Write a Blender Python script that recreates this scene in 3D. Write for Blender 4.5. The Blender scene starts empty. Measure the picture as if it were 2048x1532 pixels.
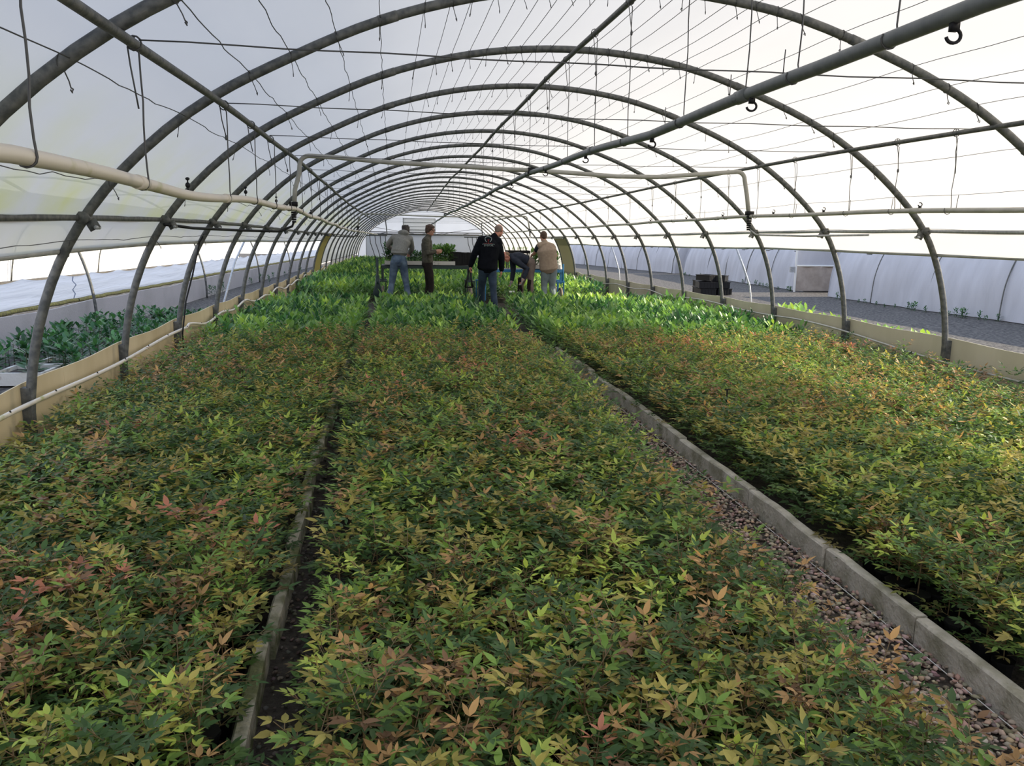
import bpy, math, random
import numpy as np
from mathutils import Vector, Matrix
random.seed(7); rng = np.random.default_rng(11)
SC = bpy.context.scene; COL = SC.collection
# ------------------------------------------------------------------ camera, sky, sun, exposure
CZ = 1.62; YAW, PITCH, ROLL, FPX = math.radians(8.393), math.radians(10.426), math.radians(0.828), 1657.1
cd = bpy.data.cameras.new('camera'); cam = bpy.data.objects.new('camera', cd); COL.objects.link(cam)
cd.sensor_fit = 'HORIZONTAL'; cd.sensor_width = 36; cd.lens = 36 * FPX / 2048; cd.clip_start = .05; cd.clip_end = 500
_F = Vector((math.sin(YAW) * math.cos(PITCH), math.cos(YAW) * math.cos(PITCH), -math.sin(PITCH)))
_R = Vector((math.cos(YAW), -math.sin(YAW), 0)); _U = _R.cross(_F)
R2 = _R * math.cos(ROLL) + _U * math.sin(ROLL); U2 = -_R * math.sin(ROLL) + _U * math.cos(ROLL)
cam.matrix_world = Matrix(((R2.x, U2.x, -_F.x, 0), (R2.y, U2.y, -_F.y, 0), (R2.z, U2.z, -_F.z, CZ), (0, 0, 0, 1)))
SC.camera = cam
SC.view_settings.view_transform = 'Standard'; SC.view_settings.look = 'None'; SC.view_settings.gamma = 1; SC.view_settings.exposure = 0.34
SC.view_settings.use_curve_mapping = False
SC.cycles.max_bounces = 7; SC.cycles.diffuse_bounces = 5; SC.cycles.glossy_bounces = 2; SC.cycles.transmission_bounces = 4; SC.cycles.transparent_max_bounces = 6
SC.cycles.sample_clamp_indirect = 6; SC.cycles.use_denoising = True
SC.cycles.caustics_reflective = False; SC.cycles.caustics_refractive = False
wd = bpy.data.worlds.new('sky'); SC.world = wd; wd.use_nodes = True
nt = wd.node_tree; nt.nodes.clear()
tc = nt.nodes.new('ShaderNodeTexCoord'); sx = nt.nodes.new('ShaderNodeSeparateXYZ'); rp = nt.nodes.new('ShaderNodeValToRGB')
bg = nt.nodes.new('ShaderNodeBackground'); wo = nt.nodes.new('ShaderNodeOutputWorld')
nt.links.new(tc.outputs['Generated'], sx.inputs[0]); nt.links.new(sx.outputs['Z'], rp.inputs[0])
nt.links.new(rp.outputs[0], bg.inputs[0]); nt.links.new(bg.outputs[0], wo.inputs[0])
rp.color_ramp.elements[0].position = 0.0; rp.color_ramp.elements[0].color = (1, .97, .93, 1)
rp.color_ramp.elements[1].position = .8; rp.color_ramp.elements[1].color = (.50, .64, .92, 1)
e_ = rp.color_ramp.elements.new(.22); e_.color = (.90, .92, 1, 1)
bg.inputs[1].default_value = 1.42
SUN_EL = math.radians(28)
sl = bpy.data.lights.new('sun', 'SUN'); sl.energy = 6.8; sl.angle = math.radians(.6); sl.color = (1, .88, .68)
sun = bpy.data.objects.new('sun', sl); COL.objects.link(sun)
sdir = Vector((-math.cos(SUN_EL), -.03, -math.sin(SUN_EL)))
sun.rotation_euler = sdir.to_track_quat('-Z', 'Y').to_euler(); sun.location = (30, 20, 20)
# ------------------------------------------------------------------ the slightly uneven site: local coordinates -> world
Y0 = 5.804
def off(y):
    i = (y - Y0) / 2
    if i <= 9:
        a = i - 1; return .0027287 * a * a - .000275936 * a ** 3, -.0079136 * a * a + .00062052 * a ** 3
    x9 = .0027287 * 64 - .000275936 * 512; z9 = -.0079136 * 64 + .00062052 * 512
    t = (i - 9) / 13
    return x9 + (.5 - x9) * t, z9 + (-.55 - z9) * t
def W(x, y, z):
    ox, oz = off(y); return Vector((x + ox, y, z + oz))
def HY(i): return Y0 + 2 * i
def npoff(y):
    i = (y - Y0) / 2; a = i - 1
    x9 = .0027287 * 64 - .000275936 * 512; z9 = -.0079136 * 64 + .00062052 * 512; t = (i - 9) / 13
    return np.where(i <= 9, .0027287 * a * a - .000275936 * a ** 3, x9 + (.5 - x9) * t), np.where(i <= 9, -.0079136 * a * a + .00062052 * a ** 3, z9 + (-.55 - z9) * t)
def pix(p):
    d = Vector(p) - Vector((0, 0, CZ)); w = d.dot(_F)
    return (1024 + FPX * d.dot(R2) / w, 766 - FPX * d.dot(U2) / w, w) if w > .05 else (-9e9, -9e9, w)
# ------------------------------------------------------------------ helpers
class MB:
    def __init__(s): s.v = []; s.f = []; s.n = 0
    def add(s, vs, fs):
        b = len(s.v); s.v += [tuple(v) for v in vs]; s.f += [tuple(i + b for i in f) for f in fs]; return s
    def box(s, c, d, rot=None):
        c = Vector(c); M = rot or Matrix.Identity(3)
        vs = [c + M @ Vector((sx * d[0] / 2, sy * d[1] / 2, sz * d[2] / 2)) for sx in (-1, 1) for sy in (-1, 1) for sz in (-1, 1)]
        return s.add(vs, [(0, 1, 3, 2), (4, 6, 7, 5), (0, 4, 5, 1), (2, 3, 7, 6), (0, 2, 6, 4), (1, 5, 7, 3)])
    def tube(s, pts, r, n=8, cap=True, sq=1.0, side=None):
        pts = [Vector(p) for p in pts]; m = len(pts)
        rs = r if isinstance(r, (list, tuple)) else [r] * m
        tan = []
        for i in range(m):
            t = pts[min(i + 1, m - 1)] - pts[max(i - 1, 0)]
            tan.append(t.normalized() if t.length > 1e-9 else Vector((0, 0, 1)))
        up = side or (Vector((0, 0, 1)) if abs(tan[0].z) < .9 else Vector((0, 1, 0)))
        u = (up - tan[0] * up.dot(tan[0])).normalized(); b = len(s.v)
        for i in range(m):
            u = (u - tan[i] * u.dot(tan[i])).normalized(); w = tan[i].cross(u)
            ra, rb = rs[i] if isinstance(rs[i], tuple) else (rs[i], rs[i] * sq)
            for k in range(n):
                a = 2 * math.pi * (k + .5) / n; s.v.append(tuple(pts[i] + u * (math.cos(a) * ra) + w * (math.sin(a) * rb)))
        for i in range(m - 1):
            for k in range(n):
                k2 = (k + 1) % n; s.f.append((b + i * n + k, b + i * n + k2, b + (i + 1) * n + k2, b + (i + 1) * n + k))
        if cap:
            s.f.append(tuple(b + k for k in range(n))[::-1]); s.f.append(tuple(b + (m - 1) * n + k for k in range(n)))
        return s
    def ell(s, c, r, M=None, nu=16, nv=10):
        M = M or Matrix.Identity(3); c = Vector(c); b = len(s.v)
        for j in range(1, nv):
            th = math.pi * j / nv
            for i in range(nu):
                ph = 2 * math.pi * i / nu
                s.v.append(tuple(c + M @ Vector((r[0] * math.sin(th) * math.cos(ph), r[1] * math.sin(th) * math.sin(ph), r[2] * math.cos(th)))))
        t = len(s.v); s.v.append(tuple(c + M @ Vector((0, 0, r[2])))); s.v.append(tuple(c - M @ Vector((0, 0, r[2]))))
        for j in range(nv - 2):
            for i in range(nu):
                i2 = (i + 1) % nu; s.f.append((b + j * nu + i, b + (j + 1) * nu + i, b + (j + 1) * nu + i2, b + j * nu + i2))
        for i in range(nu):
            i2 = (i + 1) % nu; s.f.append((t, b + i, b + i2)); s.f.append((t + 1, b + (nv - 2) * nu + i2, b + (nv - 2) * nu + i))
        return s
    def mesh(s, name):
        me = bpy.data.meshes.new(name); me.from_pydata(s.v, [], s.f); me.update(); return me
    def build(s, name, mat, parent=None, smooth=True, world_parent=True):
        me = s.mesh(name); me.materials.append(mat)
        if smooth:
            me.polygons.foreach_set('use_smooth', [True] * len(me.polygons))
        return link(name, me, parent)
def link(name, me, parent=None):
    o = bpy.data.objects.new(name, me); COL.objects.link(o)
    if parent is not None:
        o.parent = parent; o.matrix_parent_inverse = Matrix.Translation(-parent.location) if parent.type == 'EMPTY' else Matrix.Identity(4)
    return o
def tag(o, label, cat=None, group=None, kind=None):
    o['label'] = label
    if cat: o['category'] = cat
    if group: o['group'] = group
    if kind: o['kind'] = kind
    return o
def empty(name, loc, label, cat, group=None):
    o = bpy.data.objects.new(name, None); COL.objects.link(o); o.location = loc; o.empty_display_size = .1
    return tag(o, label, cat, group)
def smooth_by_angle(me, ang=35):
    try: me.set_sharp_from_angle(angle=math.radians(ang))
    except Exception: pass
def npmesh(name, V, F, mat, C=None, smooth=False, mats=None, midx=None):
    me = bpy.data.meshes.new(name); V = np.asarray(V, np.float32); F = np.asarray(F, np.int32); k = F.shape[1]
    me.vertices.add(len(V)); me.vertices.foreach_set('co', V.ravel())
    me.loops.add(F.size); me.loops.foreach_set('vertex_index', F.ravel())
    me.polygons.add(len(F)); me.polygons.foreach_set('loop_start', np.arange(0, F.size, k, dtype=np.int32))
    me.update(calc_edges=True)
    if C is not None:
        a = me.attributes.new('Col', 'FLOAT_COLOR', 'FACE')
        a.data.foreach_set('color', np.concatenate([C, np.ones((len(C), 1))], 1).astype(np.float32).ravel())
    if smooth: me.polygons.foreach_set('use_smooth', np.ones(len(F), bool))
    me.materials.append(mat)
    return me
def copy_tree(o, loc=None, rot=None, scale=None):
    c = o.copy(); COL.objects.link(c)
    if loc is not None: c.location = loc
    if rot is not None: c.rotation_euler = rot
    if scale is not None: c.scale = scale
    for ch in o.children:
        d = ch.copy(); COL.objects.link(d); d.parent = c
        for g in ch.children:
            e = g.copy(); COL.objects.link(e); e.parent = d
    return c
# ------------------------------------------------------------------ materials
def N(nt, t, **k):
    n = nt.nodes.new(t)
    for a, b in k.items(): setattr(n, a, b)
    return n
def mat(name, col, rough=.6, col2=None, scale=8, metal=0, bump=0, bscale=30, thr=(.35, .65), detail=4, spec=.5, stretch=(1, 1, 1)):
    m = bpy.data.materials.new(name); m.use_nodes = True; t = m.node_tree; b = t.nodes['Principled BSDF']
    b.inputs['Base Color'].default_value = (*col, 1); b.inputs['Roughness'].default_value = rough; b.inputs['Metallic'].default_value = metal
    b.inputs['Specular IOR Level'].default_value = spec
    tcn = N(t, 'ShaderNodeTexCoord'); mp = N(t, 'ShaderNodeMapping'); mp.inputs['Scale'].default_value = stretch
    t.links.new(tcn.outputs['Object'], mp.inputs[0])
    if col2:
        n = N(t, 'ShaderNodeTexNoise'); n.inputs['Scale'].default_value = scale; n.inputs['Detail'].default_value = detail
        r = N(t, 'ShaderNodeValToRGB'); r.color_ramp.elements[0].position = thr[0]; r.color_ramp.elements[1].position = thr[1]
        r.color_ramp.elements[0].color = (*col, 1); r.color_ramp.elements[1].color = (*col2, 1)
        t.links.new(mp.outputs[0], n.inputs[0]); t.links.new(n.outputs['Fac'], r.inputs[0]); t.links.new(r.outputs[0], b.inputs['Base Color'])
    if bump:
        n2 = N(t, 'ShaderNodeTexNoise'); n2.inputs['Scale'].default_value = bscale; n2.inputs['Detail'].default_value = 5
        bp = N(t, 'ShaderNodeBump'); bp.inputs['Strength'].default_value = bump; bp.inputs['Distance'].default_value = .02
        t.links.new(mp.outputs[0], n2.inputs[0]); t.links.new(n2.outputs['Fac'], bp.inputs['Height']); t.links.new(bp.outputs[0], b.inputs['Normal'])
    return m
def leafmat(name, gloss=.45, tr=.3, gain=1.0):
    m = bpy.data.materials.new(name); m.use_nodes = True; t = m.node_tree; b = t.nodes['Principled BSDF']; out = t.nodes['Material Output']
    at = N(t, 'ShaderNodeAttribute'); at.attribute_name = 'Col'
    oi = N(t, 'ShaderNodeObjectInfo'); hs = N(t, 'ShaderNodeHueSaturation')
    mr = N(t, 'ShaderNodeMapRange'); mr.inputs[3].default_value = .78 * gain; mr.inputs[4].default_value = 1.22 * gain
    t.links.new(oi.outputs['Random'], mr.inputs[0]); t.links.new(mr.outputs[0], hs.inputs['Value']); t.links.new(at.outputs['Color'], hs.inputs['Color'])
    t.links.new(hs.outputs[0], b.inputs['Base Color']); b.inputs['Roughness'].default_value = gloss; b.inputs['Specular IOR Level'].default_value = .32
    tl = N(t, 'ShaderNodeBsdfTranslucent'); mx = N(t, 'ShaderNodeMixShader'); mx.inputs[0].default_value = tr
    g2 = N(t, 'ShaderNodeHueSaturation'); g2.inputs['Value'].default_value = 1.5; g2.inputs['Saturation'].default_value = 1.1
    t.links.new(hs.outputs[0], g2.inputs['Color']); t.links.new(g2.outputs[0], tl.inputs[0])
    t.links.new(b.outputs[0], mx.inputs[1]); t.links.new(tl.outputs[0], mx.inputs[2]); t.links.new(mx.outputs[0], out.inputs[0])
    return m
def filmmat(name, col, trans=.6, clear=.06, algae=False, bump=.15, streak=None, bscale=1.2, dirt=.93):
    m = bpy.data.materials.new(name); m.use_nodes = True; t = m.node_tree; t.nodes.remove(t.nodes['Principled BSDF']); out = t.nodes['Material Output']
    tcn = N(t, 'ShaderNodeTexCoord'); mp = N(t, 'ShaderNodeMapping'); mp.inputs['Scale'].default_value = streak or (1, .35, 1)
    t.links.new(tcn.outputs['Object'], mp.inputs[0])
    n = N(t, 'ShaderNodeTexNoise'); n.inputs['Scale'].default_value = bscale; n.inputs['Detail'].default_value = 5; t.links.new(mp.outputs[0], n.inputs[0])
    cr = N(t, 'ShaderNodeValToRGB'); cr.color_ramp.elements[0].position = .3; cr.color_ramp.elements[1].position = .7
    cr.color_ramp.elements[0].color = (*[c * dirt for c in col], 1); cr.color_ramp.elements[1].color = (*col, 1)
    t.links.new(n.outputs['Fac'], cr.inputs[0]); c = cr.outputs[0]
    if algae:   # green-yellow algae along the lower left flank of the sheet and here and there on the right
        s = N(t, 'ShaderNodeSeparateXYZ'); t.links.new(tcn.outputs['Object'], s.inputs[0])
        def rng_(inp, a, b_, c_, d_):
            r = N(t, 'ShaderNodeMapRange'); r.inputs[1].default_value = a; r.inputs[2].default_value = b_; r.inputs[3].default_value = c_; r.inputs[4].default_value = d_; r.clamp = True
            t.links.new(inp, r.inputs[0]); return r.outputs[0]
        def mul(a, b_, op='MULTIPLY'):
            q = N(t, 'ShaderNodeMath', operation=op); t.links.new(a, q.inputs[0])
            if isinstance(b_, float): q.inputs[1].default_value = b_
            else: t.links.new(b_, q.inputs[1])
            return q.outputs[0]
        zlo = rng_(s.outputs['Z'], 2.35, 1.75, 0, 1); xl = rng_(s.outputs['X'], -1.0, -1.5, 0, 1)
        n3 = N(t, 'ShaderNodeTexNoise'); n3.inputs['Scale'].default_value = 1.6; n3.inputs['Detail'].default_value = 8; t.links.new(tcn.outputs['Object'], n3.inputs[0])
        nn = rng_(n3.outputs['Fac'], .38, .68, 0.15, 1.0)
        fac = mul(mul(mul(zlo, xl), nn), .75)
        zcut = rng_(s.outputs['Z'], 1.64, 1.70, .35, 1); fac = mul(fac, zcut)
        mx = N(t, 'ShaderNodeMix', data_type='RGBA'); t.links.new(fac, mx.inputs[0]); t.links.new(c, mx.inputs[6]); mx.inputs[7].default_value = (.50, .50, .16, 1)
        c = mx.outputs[2]
    bp = N(t, 'ShaderNodeBump'); bp.inputs['Strength'].default_value = bump; bp.inputs['Distance'].default_value = .05
    t.links.new(n.outputs['Fac'], bp.inputs['Height'])
    df = N(t, 'ShaderNodeBsdfDiffuse'); tl = N(t, 'ShaderNodeBsdfTranslucent'); m1 = N(t, 'ShaderNodeMixShader'); m1.inputs[0].default_value = trans
    for q in (df, tl): t.links.new(c, q.inputs[0]); t.links.new(bp.outputs[0], q.inputs['Normal'])
    t.links.new(df.outputs[0], m1.inputs[1]); t.links.new(tl.outputs[0], m1.inputs[2])
    if clear:
        tp = N(t, 'ShaderNodeBsdfTransparent'); m2 = N(t, 'ShaderNodeMixShader'); m2.inputs[0].default_value = clear
        t.links.new(m1.outputs[0], m2.inputs[1]); t.links.new(tp.outputs[0], m2.inputs[2]); t.links.new(m2.outputs[0], out.inputs[0])
    else: t.links.new(m1.outputs[0], out.inputs[0])
    return m
M = {}
M['film'] = filmmat('greenhouse_film', (.55, .535, .515), .60, .05, True)
M['film_end'] = filmmat('end_film', (.80, .82, .86), .45, .03, bump=.3)
M['film_out'] = filmmat('neighbour_film', (.56, .565, .61), .12, 0, bump=1.0, streak=(1, 1.6, .45), bscale=1.5, dirt=.82)
M['film_shade_tint'] = filmmat('shade_tinted_film', (.26, .31, .43), .3, 0, bump=.6, streak=(.3, .3, 6), bscale=2)  # dark blue base colour stands in for shade on the sunlit left curtain
M['steel'] = mat('galvanised_steel', (.075, .08, .08), .6, (.15, .15, .14), 25, .35, .15, 60)
M['steel_light'] = mat('bright_galvanised_steel', (.30, .31, .32), .5, (.42, .43, .44), 30, .35)
M['pipe_grey'] = mat('grey_pvc', (.10, .11, .11), .4, (.14, .15, .145), 20)
M['pvc'] = mat('cream_pvc', (.62, .56, .47), .45, (.34, .34, .12), 3.5, thr=(.62, .72), detail=9)
M['pvc_white'] = mat('pale_grey_pvc', (.42, .41, .37), .45, (.34, .33, .29), 9)
M['wire'] = mat('wire', (.07, .07, .07), .5, metal=.3)
M['black'] = mat('black_plastic', (.008, .008, .009), .55, spec=.25)
M['board'] = mat('fibre_board', (.60, .50, .32), .7, (.42, .33, .18), 2.2, bump=.15, bscale=14, thr=(.35, .75), detail=7, stretch=(1, 1, .45))
M['board_r'] = mat('grey_fibre_board', (.54, .50, .38), .7, (.42, .39, .27), 2.2, bump=.15, bscale=14, thr=(.35, .75), detail=7, stretch=(1, 1, .45))
M['concrete'] = mat('concrete', (.56, .52, .45), .85, (.28, .265, .19), 7, bump=.5, bscale=45, thr=(.42, .68), detail=8)
M['mossy'] = mat('mossy_concrete', (.48, .44, .36), .85, (.13, .14, .06), 7, bump=.5, bscale=45, thr=(.4, .6), detail=8)
M['soil'] = mat('dark_soil', (.035, .028, .022), .95, (.07, .058, .048), 22, bump=.8, bscale=60, detail=8)
M['gravel'] = mat('grey_gravel', (.018, .017, .017), .95, (.15, .135, .12), 18, bump=1.0, bscale=45, detail=10, thr=(.38, .66))
M['stone'] = leafmat('pebbles', .8, 0.0)
M['leaf'] = leafmat('nandina_leaf', .5, .34, 1.5); M['laurel'] = leafmat('laurel_leaf', .38, .28, 1.12)
M['stem'] = mat('green_stem', (.12, .11, .04), .6, (.16, .08, .04), 20)
M['foam'] = mat('polystyrene', (.62, .60, .55), .8, (.20, .15, .11), 12, bump=.2, thr=(.6, .75), detail=8)
M['blue'] = mat('blue_paint', (.03, .20, .42), .45, (.05, .26, .50), 10)
M['green_steel'] = mat('dark_green_paint', (.012, .03, .03), .4, (.02, .045, .045), 10)
M['tyre'] = mat('wheel', (.32, .27, .20), .8, (.16, .13, .10), 14)
M['poly'] = filmmat('old_polycarbonate', (.50, .44, .19), .4, 0); M['poly_r'] = filmmat('dull_polycarbonate', (.40, .38, .27), .35, 0)
M['whitewall'] = mat('whitewashed_panel', (.46, .43, .43), .8, (.36, .34, .33), 1.6, bump=.2, detail=9, thr=(.45, .8))
M['moss'] = mat('moss', (.016, .018, .006), .95, (.05, .055, .012), 30, bump=.8)
M['beige_cloth'] = mat('beige_ground_cloth', (.42, .36, .31), .9, (.33, .28, .24), 5, bump=.6, bscale=6)
M['white'] = mat('white_plastic', (.7, .7, .68), .5)
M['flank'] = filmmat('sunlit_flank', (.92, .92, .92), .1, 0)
M['vent'] = filmmat('vent_film', (.95, .95, .93), .6, .1)
# people
M['skin'] = mat('skin', (.50, .27, .19), .55, (.46, .23, .16), 20); M['skin_red'] = mat('ruddy_skin', (.48, .20, .14), .55, (.42, .17, .12), 20)
M['hair_dark'] = mat('dark_hair', (.018, .013, .011), .7, (.035, .025, .02), 60, bump=.5, bscale=120); M['hair_brown'] = mat('brown_hair', (.055, .028, .018), .7, (.09, .05, .03), 60, bump=.5, bscale=120)
M['hair_ginger'] = mat('short_ginger_hair', (.17, .095, .055), .8, (.22, .13, .08), 60, bump=.3, bscale=120); M['hair_grey'] = mat('cropped_grey_hair', (.23, .165, .13), .8, (.17, .13, .11), 60, bump=.3, bscale=120)
M['hoodie'] = mat('grey_sweat_cloth', (.20, .20, .185), .95, (.25, .25, .23), 40, bump=.4, bscale=7)
M['jeans'] = mat('faded_blue_denim', (.045, .075, .13), .9, (.16, .22, .30), 6, bump=.4, bscale=9, thr=(.35, .75)); M['jeans_dark'] = mat('dark_blue_denim', (.014, .028, .052), .9, (.03, .052, .088), 7, bump=.4, bscale=9)
M['jeans_grey'] = mat('grey_blue_denim', (.14, .18, .19), .9, (.20, .25, .26), 6, bump=.4, bscale=9)
M['olive'] = mat('olive_brown_fleece', (.045, .041, .030), .95, (.085, .08, .06), 20, bump=.4, bscale=9); M['darkbrown'] = mat('dark_brown_cloth', (.016, .012, .012), .9, (.026, .02, .018), 12, bump=.4, bscale=8, spec=.2)
M['blackcloth'] = mat('black_jacket_cloth', (.003, .004, .007), .9, (.006, .007, .011), 12, bump=.4, bscale=8, spec=.12); M['navy'] = mat('navy_jersey', (.018, .022, .034), .9, (.028, .034, .05), 12, bump=.4, bscale=8, spec=.2)
M['khaki'] = mat('beige_vest_cloth', (.27, .20, .15), .9, (.32, .245, .185), 18, bump=.4, bscale=8); M['worktrousers'] = mat('taupe_work_cloth', (.14, .105, .09), .9, (.18, .14, .12), 12, bump=.4, bscale=8)
M['glove'] = mat('grey_glove', (.33, .33, .31), .9, (.24, .24, .22), 30); M['shoe'] = mat('dark_leather', (.02, .018, .016), .6); M['belt'] = mat('brown_leather', (.12, .04, .02), .6)
M['logo_white'] = mat('white_embroidery', (.42, .5, .5), .8); M['logo_red'] = mat('red_embroidery', (.35, .03, .02), .8)
# ------------------------------------------------------------------ ground
def strip_mesh(x0, x1, ya, yb, z, nx=2, step=1.0):
    ys = np.arange(ya, yb + step * .5, step); xs = np.linspace(x0, x1, nx); V = []; F = []
    for y in ys:
        for x in xs: V.append(W(x, y, z))
    for j in range(len(ys) - 1):
        for i in range(nx - 1): F.append((j * nx + i, j * nx + i + 1, (j + 1) * nx + i + 1, (j + 1) * nx + i))
    return MB().add(V, F)
tag(strip_mesh(-2.36, 5.74, -3, 50, 0).build('floor', M['soil']), 'dark soil floor under the pots inside the tunnel', kind='structure')
tag(strip_mesh(5.74, 60, -3, 90, -.015).build('ground', M['gravel']), 'grey gravel yard right of the tunnel', kind='structure')
tag(strip_mesh(-60, -2.36, -3, 90, -.015).build('ground', M['gravel']), 'dark grey gravel strip left of the tunnel', kind='structure')
# ------------------------------------------------------------------ hoop profile (local x, z)
PR = [(-2.41, 0), (-2.405, .33), (-2.37, .68), (-2.30, .98), (-2.19, 1.28), (-2.09, 1.49), (-1.92, 1.74), (-1.76, 1.94), (-1.42, 2.27), (-1.10, 2.48), (-.86, 2.60), (-.62, 2.71), (-.33, 2.86), (-.05, 2.97), (.24, 3.06), (.56, 3.145), (.88, 3.2), (1.19, 3.24), (1.64, 3.262), (1.98, 3.25), (2.37, 3.21), (2.68, 3.155), (2.85, 3.12), (3.17, 3.03), (3.73, 2.83), (4.02, 2.70), (4.26, 2.575), (4.42, 2.48), (4.71, 2.29), (4.94, 2.10), (5.18, 1.87), (5.35, 1.69), (5.48, 1.46), (5.60, 1.13), (5.68, .82), (5.72, .5), (5.73, 0)]
def smooth_profile(P, n=4):
    out = []
    for i in range(len(P) - 1):
        p0 = P[max(i - 1, 0)]; p1 = P[i]; p2 = P[i + 1]; p3 = P[min(i + 2, len(P) - 1)]
        for k in range(n):
            t = k / n
            out.append(tuple(.5 * ((2 * p1[c]) + (-p0[c] + p2[c]) * t + (2 * p0[c] - 5 * p1[c] + 4 * p2[c] - p3[c]) * t * t + (-p0[c] + 3 * p1[c] - 3 * p2[c] + p3[c]) * t ** 3) for c in (0, 1)))
    out.append(P[-1]); return out
def relax(P, it):
    P = [list(p) for p in P]
    for _ in range(it):
        Q = [p[:] for p in P]
        for i in range(1, len(P) - 1):
            for c in (0, 1): Q[i][c] = .25 * P[i - 1][c] + .5 * P[i][c] + .25 * P[i + 1][c]
        P = Q
    return [tuple(p) for p in P]
PROF = relax(smooth_profile(PR, 2), 6)
def prof_at_x(x):
    for a, b in zip(PROF, PROF[1:]):
        if a[0] <= x <= b[0] and b[0] > a[0]:
            t = (x - a[0]) / (b[0] - a[0]); return a[1] + (b[1] - a[1]) * t
    return 3.2
def prof_side(z, right):
    P = PROF if not right else PROF[::-1]
    for a, b in zip(P, P[1:]):
        if a[1] <= z <= b[1] and b[1] > a[1]:
            t = (z - a[1]) / (b[1] - a[1]); return a[0] + (b[0] - a[0]) * t
    return P[0][0]
def offset_prof(d):
    out = []
    for i, p in enumerate(PROF):
        a = PROF[max(i - 1, 0)]; b = PROF[min(i + 1, len(PROF) - 1)]; tx, tz = b[0] - a[0], b[1] - a[1]; l = math.hypot(tx, tz)
        out.append((p[0] - tz / l * d, p[1] + tx / l * d))
    return out
# ------------------------------------------------------------------ film (ceiling)
def film_seg(ya, yb, zl, zr):
    OP = offset_prof(.036); mid = max(range(len(OP)), key=lambda i: OP[i][1])
    P = [p for i, p in enumerate(OP) if (i <= mid and p[1] >= zl) or (i > mid and p[1] >= zr)]
    P = [(prof_side(zl, False) - .036, zl - .01)] + P + [(prof_side(zr, True) + .036, zr - .01)]
    ys = np.arange(ya, yb + .01, .5); V = []; F = []; n = len(P)
    for y in ys:
        ph = ((y - Y0) % 2) / 2; sag = .018 * math.sin(math.pi * ph) ** 2
        for k, (x, z) in enumerate(P):
            cx, cz = 1.65, 1.2; l = math.hypot(x - cx, z - cz); V.append(W(x - (x - cx) / l * sag, y, z - (z - cz) / l * sag))
    for j in range(len(ys) - 1):
        for i in range(n - 1): F.append((j * n + i, (j + 1) * n + i, (j + 1) * n + i + 1, j * n + i + 1))
    return MB().add(V, F)
fm = film_seg(-2.2, 27.8, 1.47, 1.455)
m2 = film_seg(27.8, 49.8, .74, .60); fm.add(m2.v, m2.f)
tag(fm.build('ceiling', M['film']), 'white translucent film roof stretched over the steel hoops', kind='structure')
# end walls
def fill_prof(y, z0=0.0):
    P = [W(x, y, max(z, z0)) for x, z in PROF]; c = W(1.65, y, z0 + .8); b = MB()
    b.add(P + [c], [(i, i + 1, len(P)) for i in range(len(P) - 1)] + [(len(P) - 1, 0, len(P))]); return b
tag(fill_prof(49.85).build('wall_back', M['film_end'], smooth=False), 'pale bluish film end wall of the tunnel', kind='structure')
# ------------------------------------------------------------------ side boards
def board(xb, lean, m, name, label, sgn):
    b = MB(); ys = np.arange(-2.2, 49.9, .25); V = []; F = []
    for j, y in enumerate(ys):
        ph = (y - Y0) / 2 * math.pi
        bow = .022 * math.sin(ph) ** 2 + .008 * math.sin(y * 1.7); top = .59 - .022 * math.sin(ph) ** 2 + .006 * math.sin(y * 3.1)
        if y > 24: top = .59 - .05 * math.sin(ph) ** 2
        for (dx, z) in ((-.005, -.02), (-.005, top), (.005, top), (.005, -.02)): V.append(W(xb - sgn * bow + dx, y, z))
    for j in range(len(ys) - 1):
        for k in range(3): F.append((j * 4 + k, j * 4 + k + 1, (j + 1) * 4 + k + 1, (j + 1) * 4 + k))
    b.add(V, F)
    for y in np.arange(Y0 - 7.3, 49, 2.0):      # seam battens
        for z in (.29,): b.box(W(xb - sgn * .012, y, z), (.006, .03, .56))
    return tag(b.build(name, m, smooth=False), label, kind='structure')
board(-2.43, 0, M['board'], 'wall_left', 'low stained yellowish side board along the left of the tunnel', -1)
board(5.765, 0, M['board_r'], 'wall_right', 'low grey-beige side board along the right of the tunnel', 1)
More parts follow.
